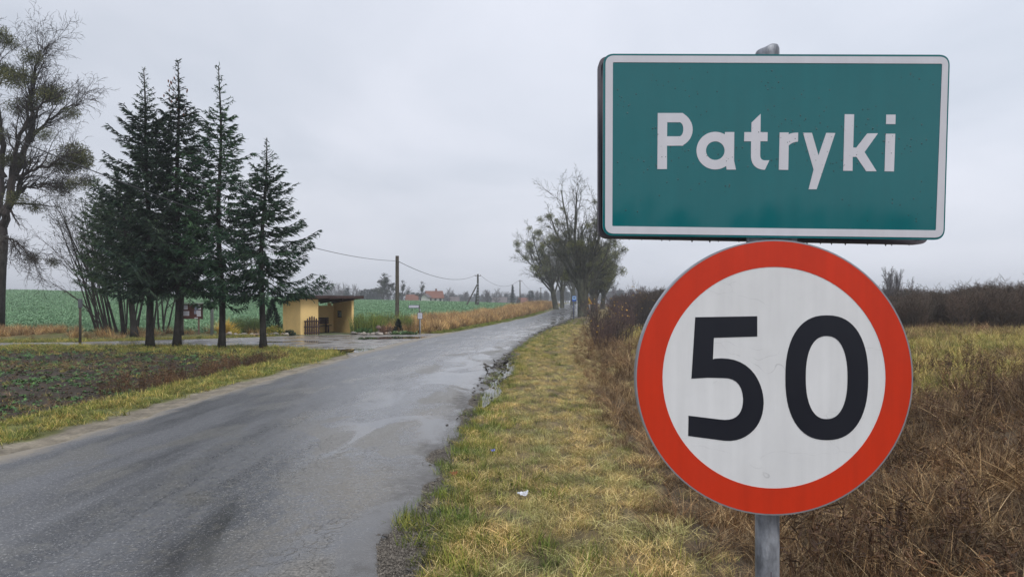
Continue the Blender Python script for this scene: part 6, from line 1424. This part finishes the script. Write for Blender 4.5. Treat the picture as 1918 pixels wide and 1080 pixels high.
def mud():
    m_ = M_MUD; col = bpy.data.collections.new('mud_lump'); r = np.random.default_rng(12)
    for k in range(4):
        mb = MB()
        for _ in range(9):
            v = unit(r.normal(size=(14, 3))) * r.uniform(.02, .075) * r.uniform(.7, 1.1, (14, 1)); v[:, 2] *= .6; bm = bmesh.new(); [bm.verts.new(q) for q in v]; bmesh.ops.convex_hull(bm, input=bm.verts[:]); bm.verts.index_update()
            mb.polys(np.array([q.co[:] for q in bm.verts]) + [r.normal() * .1, r.normal() * .12, 0], [[q.index for q in f.verts] for f in bm.faces]); bm.free()
        col.objects.link(bpy.data.objects.new('mud_lump_source', mb.mesh('mud_lump', m_)))
    y = np.concatenate([r.uniform(11, 26, 120), r.uniform(20.5, 23.5, 40), r.uniform(3, 11, 26), r.uniform(40, 85, 120)]); d = np.where(y < 26, r.normal(2.98, .13, len(y)), r.normal(3.0, .18, len(y))) - .12 * (r.random(len(y)) < .3)
    P = np.stack([road_x(y) + d, y], 1); scatter('mud_clods', col, P, r.uniform(.5, 1.2, len(P)) * (.45 + .55 * sst(12, 20, y)), 'dark wet mud clods along the broken right edge of the road', 'mud', tilt=.3)
mud()
def gravel():
    col = bpy.data.collections.new('gravel_patch'); r = np.random.default_rng(13); m_ = mat('grit_stones', (.20, .178, .15), .7, .4, var=.4, scale=30, use_col=True)
    for k in range(4):
        mb = MB()
        for _ in range(26):
            v = unit(r.normal(size=(7, 3))) * r.uniform(.004, .016) * r.uniform(.7, 1.1, (7, 1)); bm = bmesh.new(); [bm.verts.new(q) for q in v]; bmesh.ops.convex_hull(bm, input=bm.verts[:]); bm.verts.index_update()
            mb.polys(np.array([q.co[:] for q in bm.verts]) + [r.normal() * .07, r.normal() * .07, .004], [[q.index for q in f.verts] for f in bm.faces], np.ones(3) * r.uniform(.3, 1.5)); bm.free()
        col.objects.link(bpy.data.objects.new('gravel_patch_source', mb.mesh('gravel_patch', m_)))
    n = 5200; y = 2.5 + 26 * r.random(n) ** 1.7; s = r.random(n) < 2; d = 2.80 + r.normal(size=n) * .14; k = (y > 6) | s
    y, d = y[k], d[k]; P = np.stack([road_x(y) + d, y], 1); scatter('edge_gravel', col, P, r.uniform(.22, .55, len(P)), 'loose dark grit and small stones along the right edge of the asphalt', 'gravel', tilt=.05, lift=.012)
gravel()

# ------------------------------------------------------------------ the damp air
def haze():
    mb = MB(); mb.box((0, 0, 6.0), (4200, 4200, 40)); m_ = bpy.data.materials.new('haze_air'); m_.use_nodes = True; nt = m_.node_tree; nt.nodes.remove(nt.nodes['Principled BSDF'])
    v = nt.nodes.new('ShaderNodeVolumePrincipled'); v.inputs['Color'].default_value = (.93, .96, 1.0, 1); v.inputs['Density'].default_value = .00085; v.inputs['Anisotropy'].default_value = .2; nt.links.new(v.outputs[0], nt.nodes['Material Output'].inputs['Volume'])
    o = mb.build('haze', m_); tag(o, 'thin pale damp haze that fades the far trees', 'haze', kind='stuff')
haze()
